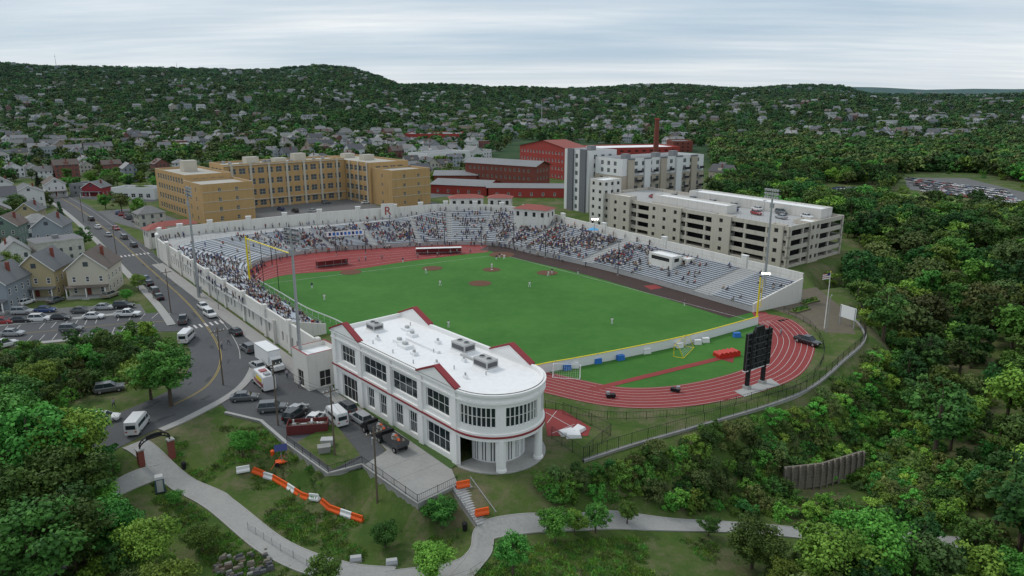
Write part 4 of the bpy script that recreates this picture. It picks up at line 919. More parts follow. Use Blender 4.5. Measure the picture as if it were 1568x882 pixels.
for c in range(50):
    if random.random()<.7: q=uv(4+c*1.3 if c<40 else 3*(c-40),-12-7*(c%2)); pts.append((*q,.1))
scatter('parked_cars_in_lot',cp,pts,[1]*len(pts),[math.radians(110)+random.choice([0,3.14]) for _ in pts],[random.randrange(6) for _ in pts])
M_infl=mat('red_vinyl',(.5,.03,.02),.4,.1,1)
x,y=gp(1113,545); g=MB(); g.at(x,y,0,.4)
for i in range(5): g.cyl((-2+i,-1,.6),(-2+i,1.2,.6),.6,.5,10,M_infl)
g.box(-2.4,2.4,-1.2,1.4,0,.4,M_infl); g.obj('inflatable_mat')
for px,py,a in ((868,664,.3),(885,660,.9),(878,668,.1)): x,y=gp(px,py); g=MB(); g.at(x,y,0,a); g.frustum([(-1.2,-.8,0),(1.2,-.8,0),(1.2,.8,0),(-1.2,.8,0)],[(-1.,-.6,.6),(1.,-.7,.5),(1.,.7,.65),(-1.1,.6,.5)],M_wpl); g.obj('landing_mat')
def upole(px,py,h=11,arm=True,name='utility_pole'):
    x,y,z=gt(px,py); g=MB(); g.at(x,y,z,UA); g.cyl((0,0,-.5),(0,0,h),.15,.10,8,M_wood)
    if arm:
        g.box(-.06,.06,-1.2,1.2,h-.9,h-.75,M_wood)
        for s in (-1.1,-.5,.5,1.1): g.cyl((0,s,h-.75),(0,s,h-.5),.05,.04,6,M_white)
        g.cyl((.3,0,h-2.6),(.3,0,h-1.6),.22,.22,8,M_grey)
    g.obj(name); return (x,y,z+h-.6)
ups=[upole(*p) for p in ((342,590),(262,480),(180,400),(128,340))]; ups2=[upole(*p) for p in ((578,770),(513,700),(426,652))]
def wires(P,name):
    g=MB()
    for a,b in zip(P[:-1],P[1:]):
        for off in (-1,0,1):
            prev=None
            for k in range(9):
                t=k/8; z=a[2]+(b[2]-a[2])*t-1.0*4*t*(1-t); q=(a[0]+(b[0]-a[0])*t+off*.7,a[1]+(b[1]-a[1])*t+off*.5,z)
                if prev: g.cyl(prev,q,.014,.014,3,M_black,False)
                prev=q
    g.obj(name)
wires(ups,'power_lines'); wires(ups2,'power_lines')
def slamp(px,py,h=8,yaw=0):
    x,y,z=gt(px,py); g=MB(); g.at(x,y,z,yaw); g.cyl((0,0,0),(0,0,h),.1,.06,8,M_grey); g.cyl((0,0,h),(1.5,0,h+.3),.05,.04,6,M_grey); g.frustum([(1.3,-.15,h+.2),(2,-.12,h+.2),(2,.12,h+.2),(1.3,.15,h+.2)],[(1.4,-.08,h+.38),(1.9,-.08,h+.35),(1.9,.08,h+.35),(1.4,.08,h+.38)],M_grey); g.obj('street_lamp')
for a in ((236,395,9,0),(335,475,9,3),(225,345,12,1),(500,300,9,1),(610,290,12,2),(460,305,9,2),(1265,510,8,1)): slamp(*a)
x,y,z=gt(1262,503); g=MB(); g.at(x,y,z); g.cyl((0,0,0),(0,0,13),.11,.06,8,M_white); g.cyl((0,0,13),(0,0,13.2),.14,.05,8,M_yel)
M_navy=mat('flag_navy',(.02,.03,.12),.7,.1,1)
for i in range(7):
    for k in range(6):
        x0,x1=-.06-i*.22,-.06-(i+1)*.22; yo=lambda q:.15*math.sin(q*3)
        mt=M_navy if (i<3 and k>2) else (M_redtrim if k%2 else M_white); za=11.6+k*.22-.05*i
        g.add([(x0,yo(x0),za),(x1,yo(x1),za-.05),(x1,yo(x1),za+.17),(x0,yo(x0),za+.22)],[(0,1,2,3)],mt)
g.obj('flagpole')
x,y,z=gt(1296,500); g=MB(); g.at(x,y,z,math.radians(115)); g.box(-2,-1.8,-.1,.1,0,4.6,M_grey);g.box(1.8,2,-.1,.1,0,4.6,M_grey); g.box(-2.1,2.1,-.08,.08,1.9,4.7,M_wpl); g.obj('billboard_sign')
p0=gt(217,712);p1=gt(264,700); g=MB(); a=Vector(p0[:2]);b=Vector(p1[:2]); d=(b-a).normalized(); L=(b-a).length; zz=min(p0[2],p1[2]); g.at(a.x,a.y,zz,math.atan2(d.y,d.x))
for s in (0,L): g.box(s-.4,s+.4,-.4,.4,-.5,2.8,M_rbrick); g.box(s-.5,s+.5,-.5,.5,2.8,3.0,M_conc)
for k in range(12):
    t0,t1=math.pi*k/12,math.pi*(k+1)/12
    for r in (0,.5): g.cyl((L/2-L/2*math.cos(t0),0,2.9+r+1.2*math.sin(t0)),(L/2-L/2*math.cos(t1),0,2.9+r+1.2*math.sin(t1)),.11,.11,5,M_black)
    g.cyl((L/2-L/2*math.cos(t0),0,2.9+1.2*math.sin(t0)),(L/2-L/2*math.cos(t0),0,3.4+1.2*math.sin(t0)),.06,.06,4,M_black)
g.box(L*.25,L*.75,-.04,.04,3.9,4.6,M_black); g.group('park_gate_arch')
x,y,z=gt(246,752); g=MB(); g.at(x,y,z,.5); M_teal=mat('toilet_plastic',(.05,.11,.14),.5,.1,1)
g.box(-.6,.6,-.6,.6,.1,2.1,M_teal); g.frustum([(-.65,-.65,2.1),(.65,-.65,2.1),(.65,.65,2.1),(-.65,.65,2.1)],[(-.5,-.5,2.4),(.5,-.5,2.4),(.5,.5,2.4),(-.5,.5,2.4)],M_unit); g.box(-.4,.4,-.64,-.6,.2,1.95,M_unit); g.box(-.7,.7,-.7,.7,0,.1,M_dark); g.obj('portable_toilet')
x,y,z=gt(432,712); g=MB(); g.at(x,y,z,.3); g.box(-.9,.9,-.5,.5,.5,.7,M_ora); g.cyl((0,0,.7),(0,0,2.6),.08,.08,6,M_grey); g.add([(-.9,-.5,2.5),(.9,-.5,2.5),(.9,.5,3.1),(-.9,.5,3.1)],[(0,1,2,3)],M_navy)
for s in (-.7,.7): g.cyl((s,-.6,.35),(s,-.45,.35),.35,.35,12,M_tyre); g.cyl((s,.45,.35),(s,.6,.35),.35,.35,12,M_tyre)
g.cyl((-1.6,-1,0),(0,0,1.6),.04,.04,4,M_ora); g.cyl((1.6,1,0),(0,0,1.6),.04,.04,4,M_ora); g.obj('solar_sign_trailer')
for px,py in ((600,865),(545,860)): x,y,z=gt(px,py); g=MB(); g.at(x,y,z,.2); g.box(-.7,.7,-.3,.3,0,.3,M_conc); g.frustum([(-.7,-.3,.3),(.7,-.3,.3),(.7,.3,.3),(-.7,.3,.3)],[(-.65,-.1,.6),(.65,-.1,.6),(.65,.3,.75),(-.65,.3,.75)],M_grey,M_unit); g.obj('memorial_plaque')
for px,py,c in ((282,718,M_black),(712,812,M_black),(418,700,M_ora)): x,y,z=gt(px,py); g=MB(); g.at(x,y,z); g.cyl((0,0,0),(0,0,1),.28,.34,10,c); g.cyl((0,0,1),(0,0,1.15),.36,.2,10,c); g.obj('litter_bin')
for px,py,yaw,c in ((497,695,.3,M_stone),(502,684,.1,M_unit)): x,y=gp(px,py); g=MB(); g.at(x,y,.35,yaw); g.frustum([(-.8,-.5,0),(.8,-.5,0),(.8,.5,0),(-.8,.5,0)],[(-.9,-.6,.9),(.9,-.6,.9),(.9,.6,.9),(-.9,.6,.9)],c,M_dark); g.box(-.95,.95,-.65,.65,.9,.98,c); g.obj('dumpster')
M_skip=mat('skip_paint',(.14,.03,.03),.7,.35,1.5)
x,y=gp(472,660); g=MB(); g.at(x,y,.1,math.radians(10)); 
for s in (-1.2,1.2): g.box(-3,3,s-.06,s+.06,0,1.5,M_skip)
for s in (-3,3): g.box(s-.06,s+.06,-1.2,1.2,0,1.5,M_skip)
for s in range(-5,6): g.box(s*.55-.05,s*.55+.05,-1.34,-1.261,0,1.5,M_skip)
g.box(-2.9,2.9,-1.1,1.1,0,.9,M_wood); 
for k in range(16): a=random.uniform(-2.5,2.0); b=random.uniform(-.8,.5); g.box(a,a+random.uniform(.2,.9),b,b+random.uniform(.1,.5),.9,1.2+random.random()*.5,random.choice([M_unit,M_wood,M_timber,M_wpl]))
g.obj('debris_skip')
# =============== left houses ===============
def house(name,px,py,w,d,h,rh,yaw,wc,rc,z=0,porch=True,dorm=False):
    x,y=gp(px,py); g=MB(); g.at(x,y,z,yaw); mw=mat('siding_'+wc[0],wc[1],.8,.1,1.); mr=mat('roof_'+rc[0],rc[1],.9,.2,1.2); P=[(-w/2,-d/2),(w/2,-d/2),(w/2,d/2),(-w/2,d/2)]; fl=int(h//2.8)
    for i in range(4):
        L=math.dist(P[i],P[(i+1)%4]);k=max(2,int(L/2.7)); wall(g,P[i],P[(i+1)%4],-.5,h,[(L*(j+.5)/k-.45,L*(j+.5)/k+.45,f*2.9+1,f*2.9+2.5) for j in range(k) for f in range(fl)],mw,.1,M_glass2,M_white,0,1)
    v=[(-w/2,-d/2,h),(w/2,-d/2,h),(w/2,d/2,h),(-w/2,d/2,h),(0,-d/2,h+rh),(0,d/2,h+rh)]; g.add(v,[(0,1,4),(2,3,5)],mw)
    e=.5; s=rh/(w/2); v=[(-w/2-e,-d/2-e,h-e*s),(0,-d/2-e,h+rh),(0,d/2+e,h+rh),(-w/2-e,d/2+e,h-e*s),(w/2+e,-d/2-e,h-e*s),(w/2+e,d/2+e,h-e*s)]
    v2=[(a,b,c+.18) for a,b,c in v]; g.add(v+v2,[(6,7,8,9),(7,10,11,8),(0,3,2,1),(1,2,5,4),(0,1,7,6),(1,4,10,7),(3,9,8,2),(2,8,11,5),(0,6,9,3),(4,5,11,10)],mr)
    for sg in (-1,1): g.add([(sg*(w/2+e),-d/2-e-.03,h-e*s-.1),(0,-d/2-e-.03,h+rh-.1),(0,-d/2-e-.03,h+rh+.18),(sg*(w/2+e),-d/2-e-.03,h-e*s+.18)],[(0,1,2,3)],M_white)
    g.box(-.6,.6,-d/2-.06,-d/2-.01,h+.5,h+1.7,M_glass2); g.box(.2*w,.2*w+.7,0,.7,h,h+rh+.5,M_rbrick)
    if porch:
        g.box(-w/2,w/2,-d/2-2.4,-d/2-.01,-.3,.5,M_conc); g.box(-w/2-.2,w/2+.2,-d/2-2.6,-d/2-.02,2.9,3.1,mr)
        for q in (-w/2+.2,0,w/2-.2): g.box(q-.1,q+.1,-d/2-2.4,-d/2-2.2,.5,2.9,M_white)
        g.box(-.5,.5,-d/2-.08,-d/2-.015,.5,2.6,M_rbrick); g.box(-.9,.9,-d/2-3.4,-d/2-2.4,-.3,.2,M_conc)
    g.group(name)
A_=math.radians
house('siding_house',75,448,9,12,7.5,4,A_(10),('tan',(.42,.35,.21)),('grey',(.15,.155,.16)))
house('siding_house',150,445,9.5,12,7.5,4,A_(12),('cream',(.52,.48,.39)),('brown',(.14,.115,.1)))
house('siding_house',85,378,9,11,8,3.6,A_(15),('bluegrey',(.26,.29,.32)),('grey',(.15,.155,.16)))
house('siding_house',8,468,8,12,7,3.5,A_(8),('bluegrey',(.26,.29,.32)),('grey',(.15,.155,.16)))
house('siding_house',18,372,9,11,7,3.5,A_(15),('green',(.18,.25,.21)),('brown',(.14,.115,.1)))
house('siding_house',-30,440,9,11,7,3.5,A_(8),('cream',(.52,.48,.39)),('grey',(.15,.155,.16)))
house('siding_house',50,345,8,10,6.5,3.2,A_(15),('tan',(.42,.35,.21)),('grey',(.15,.155,.16)))
house('white_house',45,318,12,14,8,3,A_(40),('white',(.62,.62,.62)),('grey',(.15,.155,.16)),porch=False)
house('white_house',85,300,9,12,7,3,A_(40),('white',(.62,.62,.62)),('brown',(.14,.115,.1)))
house('white_house',5,300,9,12,7,3,A_(40),('white',(.62,.62,.62)),('grey',(.15,.155,.16)))
house('brick_house',150,300,10,10,5,3,A_(0),('red',(.28,.04,.05)),('grey',(.15,.155,.16)))
simp('corner_shop',px_rect((172,305),(238,306),12),5,1,4,2.2,2,M_apw,mr=M_groof)
simp('corner_shop',px_rect((108,300),(140,301),12),5.5,2,3,1.4,1.4,M_groof,mr=M_groof)
def lowhouse():
    x,y,z=gt(20,880); g=MB(); g.at(x,y,z,A_(25)); 
    for i,(a,b) in enumerate((((-6,-4),(6,-4)),((6,-4),(6,4)),((6,4),(-6,4)),((-6,4),(-6,-4)))): wall(g,a,b,-1,3.5,[(1.5,2.7,1,2.4)],M_conc,.1,M_glass2)
    g.add([(-6.6,-4.6,3.3),(6.6,-4.6,3.3),(6.6,4.6,3.3),(-6.6,4.6,3.3),(-6.6,0,5.6),(6.6,0,5.6)],[(0,1,5,4),(2,3,4,5),(0,4,3),(1,2,5)],M_shing); g.group('park_building')
lowhouse()
x,y,z=gt(372,866); g=MB(); g.at(x,y,z,.4)
for k in range(60): a=random.uniform(-3.2,3.2);b=random.uniform(-2.4,2.4); s=random.uniform(.15,.5); h=random.uniform(.15,.7); g.frustum([(a-s,b-s*.6,0),(a+s,b-s*.5,0),(a+s*.9,b+s*.6,0),(a-s,b+s*.5,0)],[(a-s*.8,b-s*.4,h),(a+s*.7,b-s*.3,h*.9),(a+s*.7,b+s*.4,h),(a-s*.8,b+s*.4,h*.8)],random.choice([M_stone,M_timber,M_wood,M_dgrey,M_dgrey,M_joint]))
g.obj('stored_material_pile')
fp=[gt(*p)[:2] for p in ((380,812),(430,845),(470,868),(480,895))]; g=MB()
for i,p in enumerate(dens(fp,1.8)):
    z=H1(*p); g.cyl((*p,z-.2),(*p,z+1.2),.04,.04,5,M_grey)
fd=dens(fp,.25)
for p,q in zip(fd,fd[1:]):
    z0,z1=H1(*p),H1(*q); g.cyl((*p,z0+1.15),(*q,z1+1.15),.025,.025,3,M_grey,False); g.cyl((*p,z0+.2),(*q,z1+.2),.02,.02,3,M_grey,False); g.cyl((*p,z0+.2),(*p,z0+1.15),.012,.012,3,M_grey,False)
g.obj('path_railing')
g=MB(); wp=[gt(*p)[:2] for p in ((1200,742),(1255,748),(1318,728))]
for k in range(7):
    ribbon(g,wp,.3,-8.6+k*.55,M_timber,off=.0+.06*k,th=.5)
for p in dens(wp,1.2): g.box(p[0]-.1,p[0]+.1,p[1]-.35,p[1]+.35,-10,-5.2,M_timber)
g.obj('timber_retaining_wall')
for px,py in ((1190,455),(1240,463),(1225,476)):
    x,y=gp(px,py); g=MB(); g.at(x,y,0,math.radians(35)); g.box(-3,3,-.9,.9,-1,.35,M_wood,mat('bed_plants',(.12,.2,.03),.9,.4,2)); g.obj('planter_bed')
    for k in range(4):
        o=bpy.data.objects.new('garden_shrub',shr[k%4].data); COL.objects.link(o); q=Vector((x,y))+Vector((math.cos(.61),math.sin(.61)))*(k*1.5-2.2); o.location=(q.x,q.y,.2); o.scale=(.35,.35,.4)
g=MB(); g.sheet(ccw(gps([(1170,452),(1250,440),(1298,478),(1310,512),(1262,508),(1215,484),(1172,470)])),.015,mat('bare_soil',(.13,.11,.08),.95,.4,.6)); g.obj('gravel_ground')
# =============== people ===============
SKINM=rampmat('skin_tone',[(.5,.3,.2),(.3,.16,.1),(.12,.06,.04),(.55,.36,.27)])
SH=rampmat('spectator_shirt',[(.7,.7,.7),(.02,.02,.025),(.35,.02,.02),(.04,.07,.2),(.5,.5,.52),(.02,.02,.03),(.12,.12,.14),(.06,.12,.3),(.03,.03,.035),(.03,.03,.1),(.62,.62,.6),(.3,.22,.15)])
PN=rampmat('spectator_trousers',[(.03,.04,.08),(.02,.02,.02),(.25,.22,.17),(.05,.06,.12),(.1,.1,.1)])
HR=mat('hair',(.03,.02,.015),.8,.2,3); SHO=mat('shoes',(.04,.04,.04),.7,.2,3); UNI=mat('white_uniform',(.72,.72,.72),.7,.05,3); CAPM=mat('team_cap',(.05,.05,.15),.7,.1,3)
def human(name,pose,shirt=SH,pants=PN,hair=HR):
    J={'pel':((0,0,.95),.14),'bel':((0,.0,1.1),.135),'chest':((0,0,1.32),.16),'neck':((0,0,1.49),.06),'hd':((0,.01,1.58),.075),'hd2':((0,.015,1.68),.1),'top':((0,0,1.76),.06)}
    for s,t in ((-1,'l'),(1,'r')):
        J['sh'+t]=((s*.19,0,1.42),.07)
        if pose=='stand': e=((s*.25,-.02,1.14),.045);h=((s*.26,.08,.9),.035)
        elif pose=='bat' or pose=='ready': e=((s*.27,.18,1.2),.045);h=((s*.12,.38,1.15),.04)
        elif pose=='walk': e=((s*.24,s*.12,1.14),.045);h=((s*.24,s*.25+.08,.93),.035)
        else: e=((s*.25,.1,1.17),.045);h=((s*.13,.36,1.05),.035)
        J['el'+t]=e;J['ha'+t]=h; J['fi'+t]=((h[0][0],h[0][1]+.06,h[0][2]-.07),.025)
        J['hip'+t]=((s*.1,0,.88),.1)
        if pose=='seat': k=((s*.14,.45,.93),.07);a=((s*.14,.47,.52),.05)
        elif pose=='walk': k=((s*.1,s*-.15+.08,.5),.07);a=((s*.1,s*-.33,.1),.05)
        elif pose=='ready': k=((s*.2,.22,.52),.07);a=((s*.24,.05,.1),.05)
        else: k=((s*.12,.02,.5),.07);a=((s*.13,-.02,.1),.05)
        J['kn'+t]=k;J['an'+t]=a;J['to'+t]=((a[0][0],a[0][1]+.17,a[0][2]-.05),.04)
    E=[('pel','bel'),('bel','chest'),('chest','neck'),('neck','hd'),('hd','hd2'),('hd2','top')]
    for t in 'lr': E+=[('chest','sh'+t),('sh'+t,'el'+t),('el'+t,'ha'+t),('ha'+t,'fi'+t),('pel','hip'+t),('hip'+t,'kn'+t),('kn'+t,'an'+t),('an'+t,'to'+t)]
    ks=list(J); me=bpy.data.meshes.new(name); me.from_pydata([J[k][0] for k in ks],[(ks.index(a),ks.index(b)) for a,b in E],[])
    o=bpy.data.objects.new(name,me); COL.objects.link(o); md=o.modifiers.new('s','SKIN'); 
    sk=me.skin_vertices[0].data
    for i,k in enumerate(ks): sk[i].radius=(J[k][1],J[k][1])
    sk[0].use_root=True; o.modifiers.new('b','SUBSURF').levels=1
    dg=bpy.context.evaluated_depsgraph_get(); m2=bpy.data.meshes.new_from_object(o.evaluated_get(dg)); bpy.data.objects.remove(o)
    m2.materials.clear()
    for q in (shirt,pants,SKINM,hair,SHO): m2.materials.append(q)
    for p in m2.polygons:
        x,y,z=p.center
        if z>1.66 and (y<.06 or z>1.73): mi=3
        elif z>1.47: mi=2
        elif z>.98 and not(abs(x)>.21 and z<1.17) and not (y>.24): mi=0
        elif z>.98 : mi=2
        elif abs(x)>.22 and z>.8 and pose!='ready': mi=2
        elif (z<.13 and pose!='seat') or (pose=='seat' and z<.53): mi=4
        else: mi=1
        p.material_index=mi; p.use_smooth=True
    if pose=='seat': m2.transform(Matrix.Translation((0,0,-.42)))
    return bpy.data.objects.new(name,m2)
PR=[human('figure_seated_a','seat'),human('figure_seated_b','seat'),human('figure_standing','stand'),human('figure_walking','walk')]
pts=[];rot=[];pid=[];scl=[]
def dfun(t):
    prof=[(0,.6),(1,.55),(2,.5),(3,.6),(4,.65),(4.8,.15),(5.5,.05),(6.1,.15),(6.6,.75),(8,1.),(9,.95),(10,.8),(11,.7),(11.6,.9),(12,1.1),(13,1.2),(13.6,.95),(14.0,.55),(14.4,.12),(15,.03)]
    return np.interp(t,[a for a,b in prof],[b for a,b in prof])
for i in range(NS-1):
    if i%8==3: continue
    p,q=fr(i,.5),fr(i+1,.5); L=math.dist(p,q); nk=max(1,int(L/.62))
    for r in range(NR):
        for k in range(nk):
            t=(k+.5)/nk; cl_=max(.12,.55+1.3*noise.noise(Vector((i*.35,r*.35,3.1))))
            dd=dfun((i+t)/K)*cl_*(1.1 if 1<r<15 else .5)*.9
            if random.random()<dd:
                a=fr(i,ff(i,r+.55));b=fr(i+1,ff(i+1,r+.55)); X=a[0]+(b[0]-a[0])*t;Y=a[1]+(b[1]-a[1])*t; z=rz(i,r)*(1-t)+rz(i+1,r)*t
                st=random.random()<.15; pts.append((X,Y,z)); rot.append(math.atan2(190-Y,-10-X)-math.pi/2+random.uniform(-.3,.3)); pid.append(2 if st else random.randrange(2)); scl.append(random.uniform(.95,1.12))
for k in range(300):
    i=int(np.interp(random.random(),[0,.35,.7,1],[1*K,6*K,11*K,14*K])); f=random.choice([.97,.9,-.07]) if SM[i][6]<.85 else random.choice([.97,-.06,.97]); X,Y=fr(i,f); z=SM[i][5] if f>0 else .05
    pts.append((X+random.uniform(-1.5,1.5)*(f<0),Y+random.uniform(-1,1)*(f<0),z)); rot.append(random.random()*6.28); pid.append(random.choice([2,3])); scl.append(1)
scatter('spectator_crowd',PR,pts,scl,rot,pid)
PL=human('player_ready','ready',UNI,UNI,CAPM); PS=human('player_stand','stand',UNI,UNI,CAPM); PD=human('player_dark','stand',mat('navy_jersey',(.03,.04,.1),.7,.1,3),UNI,CAPM)
for px,py,src,a in ((937,498,PS,.2),(811,441,PL,.1),(674,439,PL,0),(840,424,PL,.8),(753,412,PS,0),(687,503,PS,.3),(652,420,PL,-.6),(765,396,PD,3.1),(772,398,PL,3.3),(497,461,PS,.6),(885,421,PD,1),(617,403,PD,0),(478,443,PD,.4),(760,399,PD,2.9),(845,420,PD,.5),(1048,470,PD,1)):
    x,y=gp(px,py); o=bpy.data.objects.new('baseball_player',src.data); COL.objects.link(o); o.location=(x,y,.07); o.rotation_euler=(0,0,a); o.scale=(1.1,1.1,1.08)
WK=human('walker','walk',mat('casual_shirt',(.3,.3,.35),.7,.1,3),mat('casual_trousers',(.04,.05,.09),.7,.1,3))
for px,py in ((175,625),(340,535),(350,528),(440,580),(460,595),(640,396),(560,400),(530,405),(700,389),(720,388),(1165,520),(1195,515),(670,394),(655,392),(690,391),(550,402),(585,398)):
    x,y=gp(px,py); o=bpy.data.objects.new('pedestrian',WK.data); COL.objects.link(o); o.location=(x,y,.08); o.rotation_euler=(0,0,random.random()*6)
x,y=gp(908,362,6); g=MB(); g.at(x,y,6); M_bl=mat('blue_canopy',(.1,.35,.6),.7,.1,1); g.add([(2*math.cos(k*.785),2*math.sin(k*.785),2.3) for k in range(8)]+[(0,0,3.1)],[(k,(k+1)%8,8) for k in range(8)],M_bl); g.cyl((0,0,0),(0,0,3.),.05,.05,5,M_grey); g.obj('umbrella')
x,y=gp(530,362,4.2); g=MB(); g.at(x,y,4.0,math.radians(22)); g.box(-6.5,6.5,-.05,.05,.4,2.2,M_wpl); 
for s in (-6.4,0,6.4): g.cyl((s,.1,-1),(s,.1,2.3),.06,.06,5,M_grey)
for k in range(9): g.box(-5.8+k*1.3,-5.0+k*1.3,-.07,-.055,.8,1.8,M_blue if k%3 else M_navy)
g.obj('banner')
for px,py,w,yaw in ((672,389,15,8),(510,408,10,30)):
    x,y=gp(px,py); g=MB(); g.at(x,y,.05,A_(yaw)); g.box(-w/2,w/2,.9,1.0,0,2.0,M_redtrim); g.box(-w/2,w/2,-.9,1.05,2.0,2.12,M_track if yaw>20 else M_wpl); g.box(-w/2,w/2,.1,.6,.4,.5,M_grey)
    for s in np.linspace(-w/2,w/2,5): g.cyl((s,-.8,0),(s,-.8,2.),.05,.05,5,M_grey)
    g.obj('team_dugout')
# =============== VEGETATION ===============
for px,py,h,k in ((262,622,11.5,0),(232,612,9,2),(60,760,14,0),(110,735,11,1),(20,720,13,3),(130,700,8,2),(372,700,4.5,1),(590,838,3.6,2),(678,812,5,0),(662,895,5.5,1),(850,832,5,1),(785,880,5.6,3),(1150,870,7,2),(1262,915,10,1),(500,905,5,3),(230,880,7.5,1),(310,845,4,2),(180,850,8,0),(110,890,11,3),(60,930,13,2),(880,818,3.5,1),(912,816,4.5,0),(960,803,3.5,3),(1330,900,11,1),(130,860,8,0),(70,600,6,1),(30,650,9,0),(262,960,8,1),(1200,925,6,1),(1085,820,3,2),
   (212,445,5,2),(195,462,3.5,1),(20,400,8,0),(10,430,9,2),(120,385,4.5,2),(30,330,10,0),(10,360,11,3),(270,775,2.5,1),(100,800,11,2),(20,830,11,0),(160,800,6,1)):
    plant('deciduous_tree',px,py,h,near[k])
plant('conifer_tree',95,345,9,conif); plant('conifer_tree',60,290,9,conif)
def fill(poly,n,mind=0,excl=()):
    P=np.array(poly); lo=P.min(0);hi=P.max(0); out=np.zeros((0,2))
    while len(out)<n:
        c=RNG.uniform(lo,hi,(n*3,2)); c=c[pip(c[:,0],c[:,1],poly)]; 
        if len(c)==0: break
        out=np.r_[out,c]
    out=out[:n]
    if mind:
        keep=[];g_={}
        for p in out:
            k=(int(p[0]/mind),int(p[1]/mind))
            if all(np.hypot(*(p-q))>mind for a in (-1,0,1) for b in (-1,0,1) for q in g_.get((k[0]+a,k[1]+b),[])): g_.setdefault(k,[]).append(p); keep.append(p)
        out=np.array(keep)
    return out
def mass(name,protos,poly,n,mind,s0,s1,filt=None,dz=-.2):
    P=fill(poly,n,mind); 
    if filt is not None: P=P[filt(P[:,0],P[:,1])]
    z=Hf(P[:,0],P[:,1])+dz; m=len(P)
    scatter(name,protos,np.c_[P,z],RNG.uniform(s0,s1,m),RNG.uniform(0,6.28,m),RNG.integers(0,len(protos),m)); print(name,m)
pathL=[gt(*p)[:2] for p in ((745,815),(800,803),(900,800),(1000,803),(1120,808),(1240,818),(1350,822),(1500,836))]
gtl=lambda l:[gt(*p)[:2] for p in l]
offp=lambda X,Y: dline(X,Y,pathL)>3.0
wallc=gt(1258,748); offw=lambda X,Y: offp(X,Y)&(np.hypot((X-wallc[0])/6.5,(Y-wallc[1]+2)/4)>1)&(dline(X,Y,twall)>2.2)
bank=gtl([(790,765),(860,722),(905,722),(970,700),(1100,660),(1240,608),(1335,530),(1400,600),(1440,700),(1480,825),(1350,812),(1100,797),(950,790),(800,790)])
mass('bank_shrubs',shr,bank,1900,1.25,.45,1.1,offw)
mass('wild_trees_on_bank',mid,bank,100,4,.2,.42,lambda X,Y:offw(X,Y)&(X>8)&(dline(X,Y,twall)>4.5))
woods=gtl([(1325,500),(1300,440),(1250,425)])+[(118,228),(120,255),(300,280),(330,100),(190,40),(120,38)]+gtl([(1500,850),(1440,720),(1380,600)])
mass('woodland',mid,woods,2400,4.4,.55,1.35,lambda X,Y:offw(X,Y)&(dline(X,Y,twall)>4))
mass('woodland_understorey',shr,woods,1100,2.6,.8,1.6,lambda X,Y:dline(X,Y,twall)>2.2)
mass('lower_woodland',mid,gtl([(1430,850),(1900,850),(1900,1000),(1200,1000),(1340,890)]),160,4,.5,.9)
mass('lower_shrubs',shr,gtl([(1180,850),(1360,840),(1500,850),(1300,980),(1150,980)]),90,2.2,.5,1.1)
mass('left_thicket',mid,gtl([(-150,560),(40,545),(130,532),(215,515),(255,540),(235,590),(150,600),(60,640),(-150,700)]),200,3.6,.3,.55)
mass('left_thicket_shrubs',shr,gtl([(-150,548),(0,540),(120,528),(215,510),(262,525),(250,590),(150,598),(60,640),(-150,700)]),500,1.8,.6,1.2)
mass('bottom_left_thicket',mid,gtl([(-100,700),(130,700),(170,740),(130,800),(200,860),(260,930),(-100,960)]),120,4,.4,.8)
mass('bottom_left_shrubs',shr,gtl([(0,700),(150,700),(180,740),(160,800),(300,860),(330,930),(0,960)]),150,2,.5,1.1)
def tuft(seed):
    r=np.random.default_rng(seed); V=[];Fc=[];
    for k in range(40):
        a=r.uniform(0,6.28);d=r.uniform(0,.6);x,y=d*math.cos(a),d*math.sin(a);t=r.uniform(0,6.28);h=r.uniform(.1,.3);w=.05; o=len(V)
        V+=[(x-w*math.cos(t),y-w*math.sin(t),0),(x+w*math.cos(t),y+w*math.sin(t),0),(x+.15*r.normal(),y+.15*r.normal(),h)]; Fc.append((o,o+1,o+2))
    me=bpy.data.meshes.new('tuft');me.from_pydata(V,[],Fc);me.materials.append(LMb if seed%2 else LMo); at=me.attributes.new('tint','FLOAT','POINT'); at.data.foreach_set('value',r.uniform(0,1,len(V)).astype(np.float32)); return bpy.data.objects.new('tuft',me)
tf=[tuft(1),tuft(2),tuft(3)]
pl_=[gt(*p)[:2] for p in ((205,680),(245,712),(330,768),(420,838),(520,876),(600,884),(690,872),(735,845),(745,815))]
mass('rough_grass',tf,gtl([(245,690),(300,645),(400,655),(500,750),(640,805),(720,800),(1100,830),(1100,1000),(400,960),(230,760)]),6500,0,.5,1.3,lambda X,Y:(dline(X,Y,pl_)>2.2)&offp(X,Y)&(wav(X,Y,6,4.)>-.2),0)
# ---- far right forest & city ----
roads=[main,gps([(0,350),(118,335),(180,330)]),gps([(-200,430),(0,395),(105,362),(170,352)]),gps([(0,300),(130,303),(240,308)])]
core=[(-108,205),(-138,235),(-150,262)]+[uv(-5,-14),uv(72,-10),uv(66,112),uv(20,112)]+[gp(700,270),gp(712,262),gp(790,215),gp(1090,228),gp(1100,300)]+[(72,320),(122,262),(122,225),(80,200),(0,120),(-50,120)]
city_poly=[(-135,215),(-260,150),(-400,240),(-3000,3600),(3000,3600),(330,290),(126,262)]
lots=[gps([(1365,266),(1490,264),(1650,300),(1660,352),(1560,345),(1440,333),(1355,322)]),gps([(1250,284),(1335,282),(1360,318),(1260,322)])]
lotm=lambda X,Y: np.logical_or.reduce([pip(X,Y,l) for l in lots])
def cityok(X,Y):
    m=pip(X,Y,city_poly)&~pip(X,Y,core)&~lotm(X,Y)
    for r in roads: m&=dline(X,Y,r[::3] if len(r)>20 else r)>8
    return m
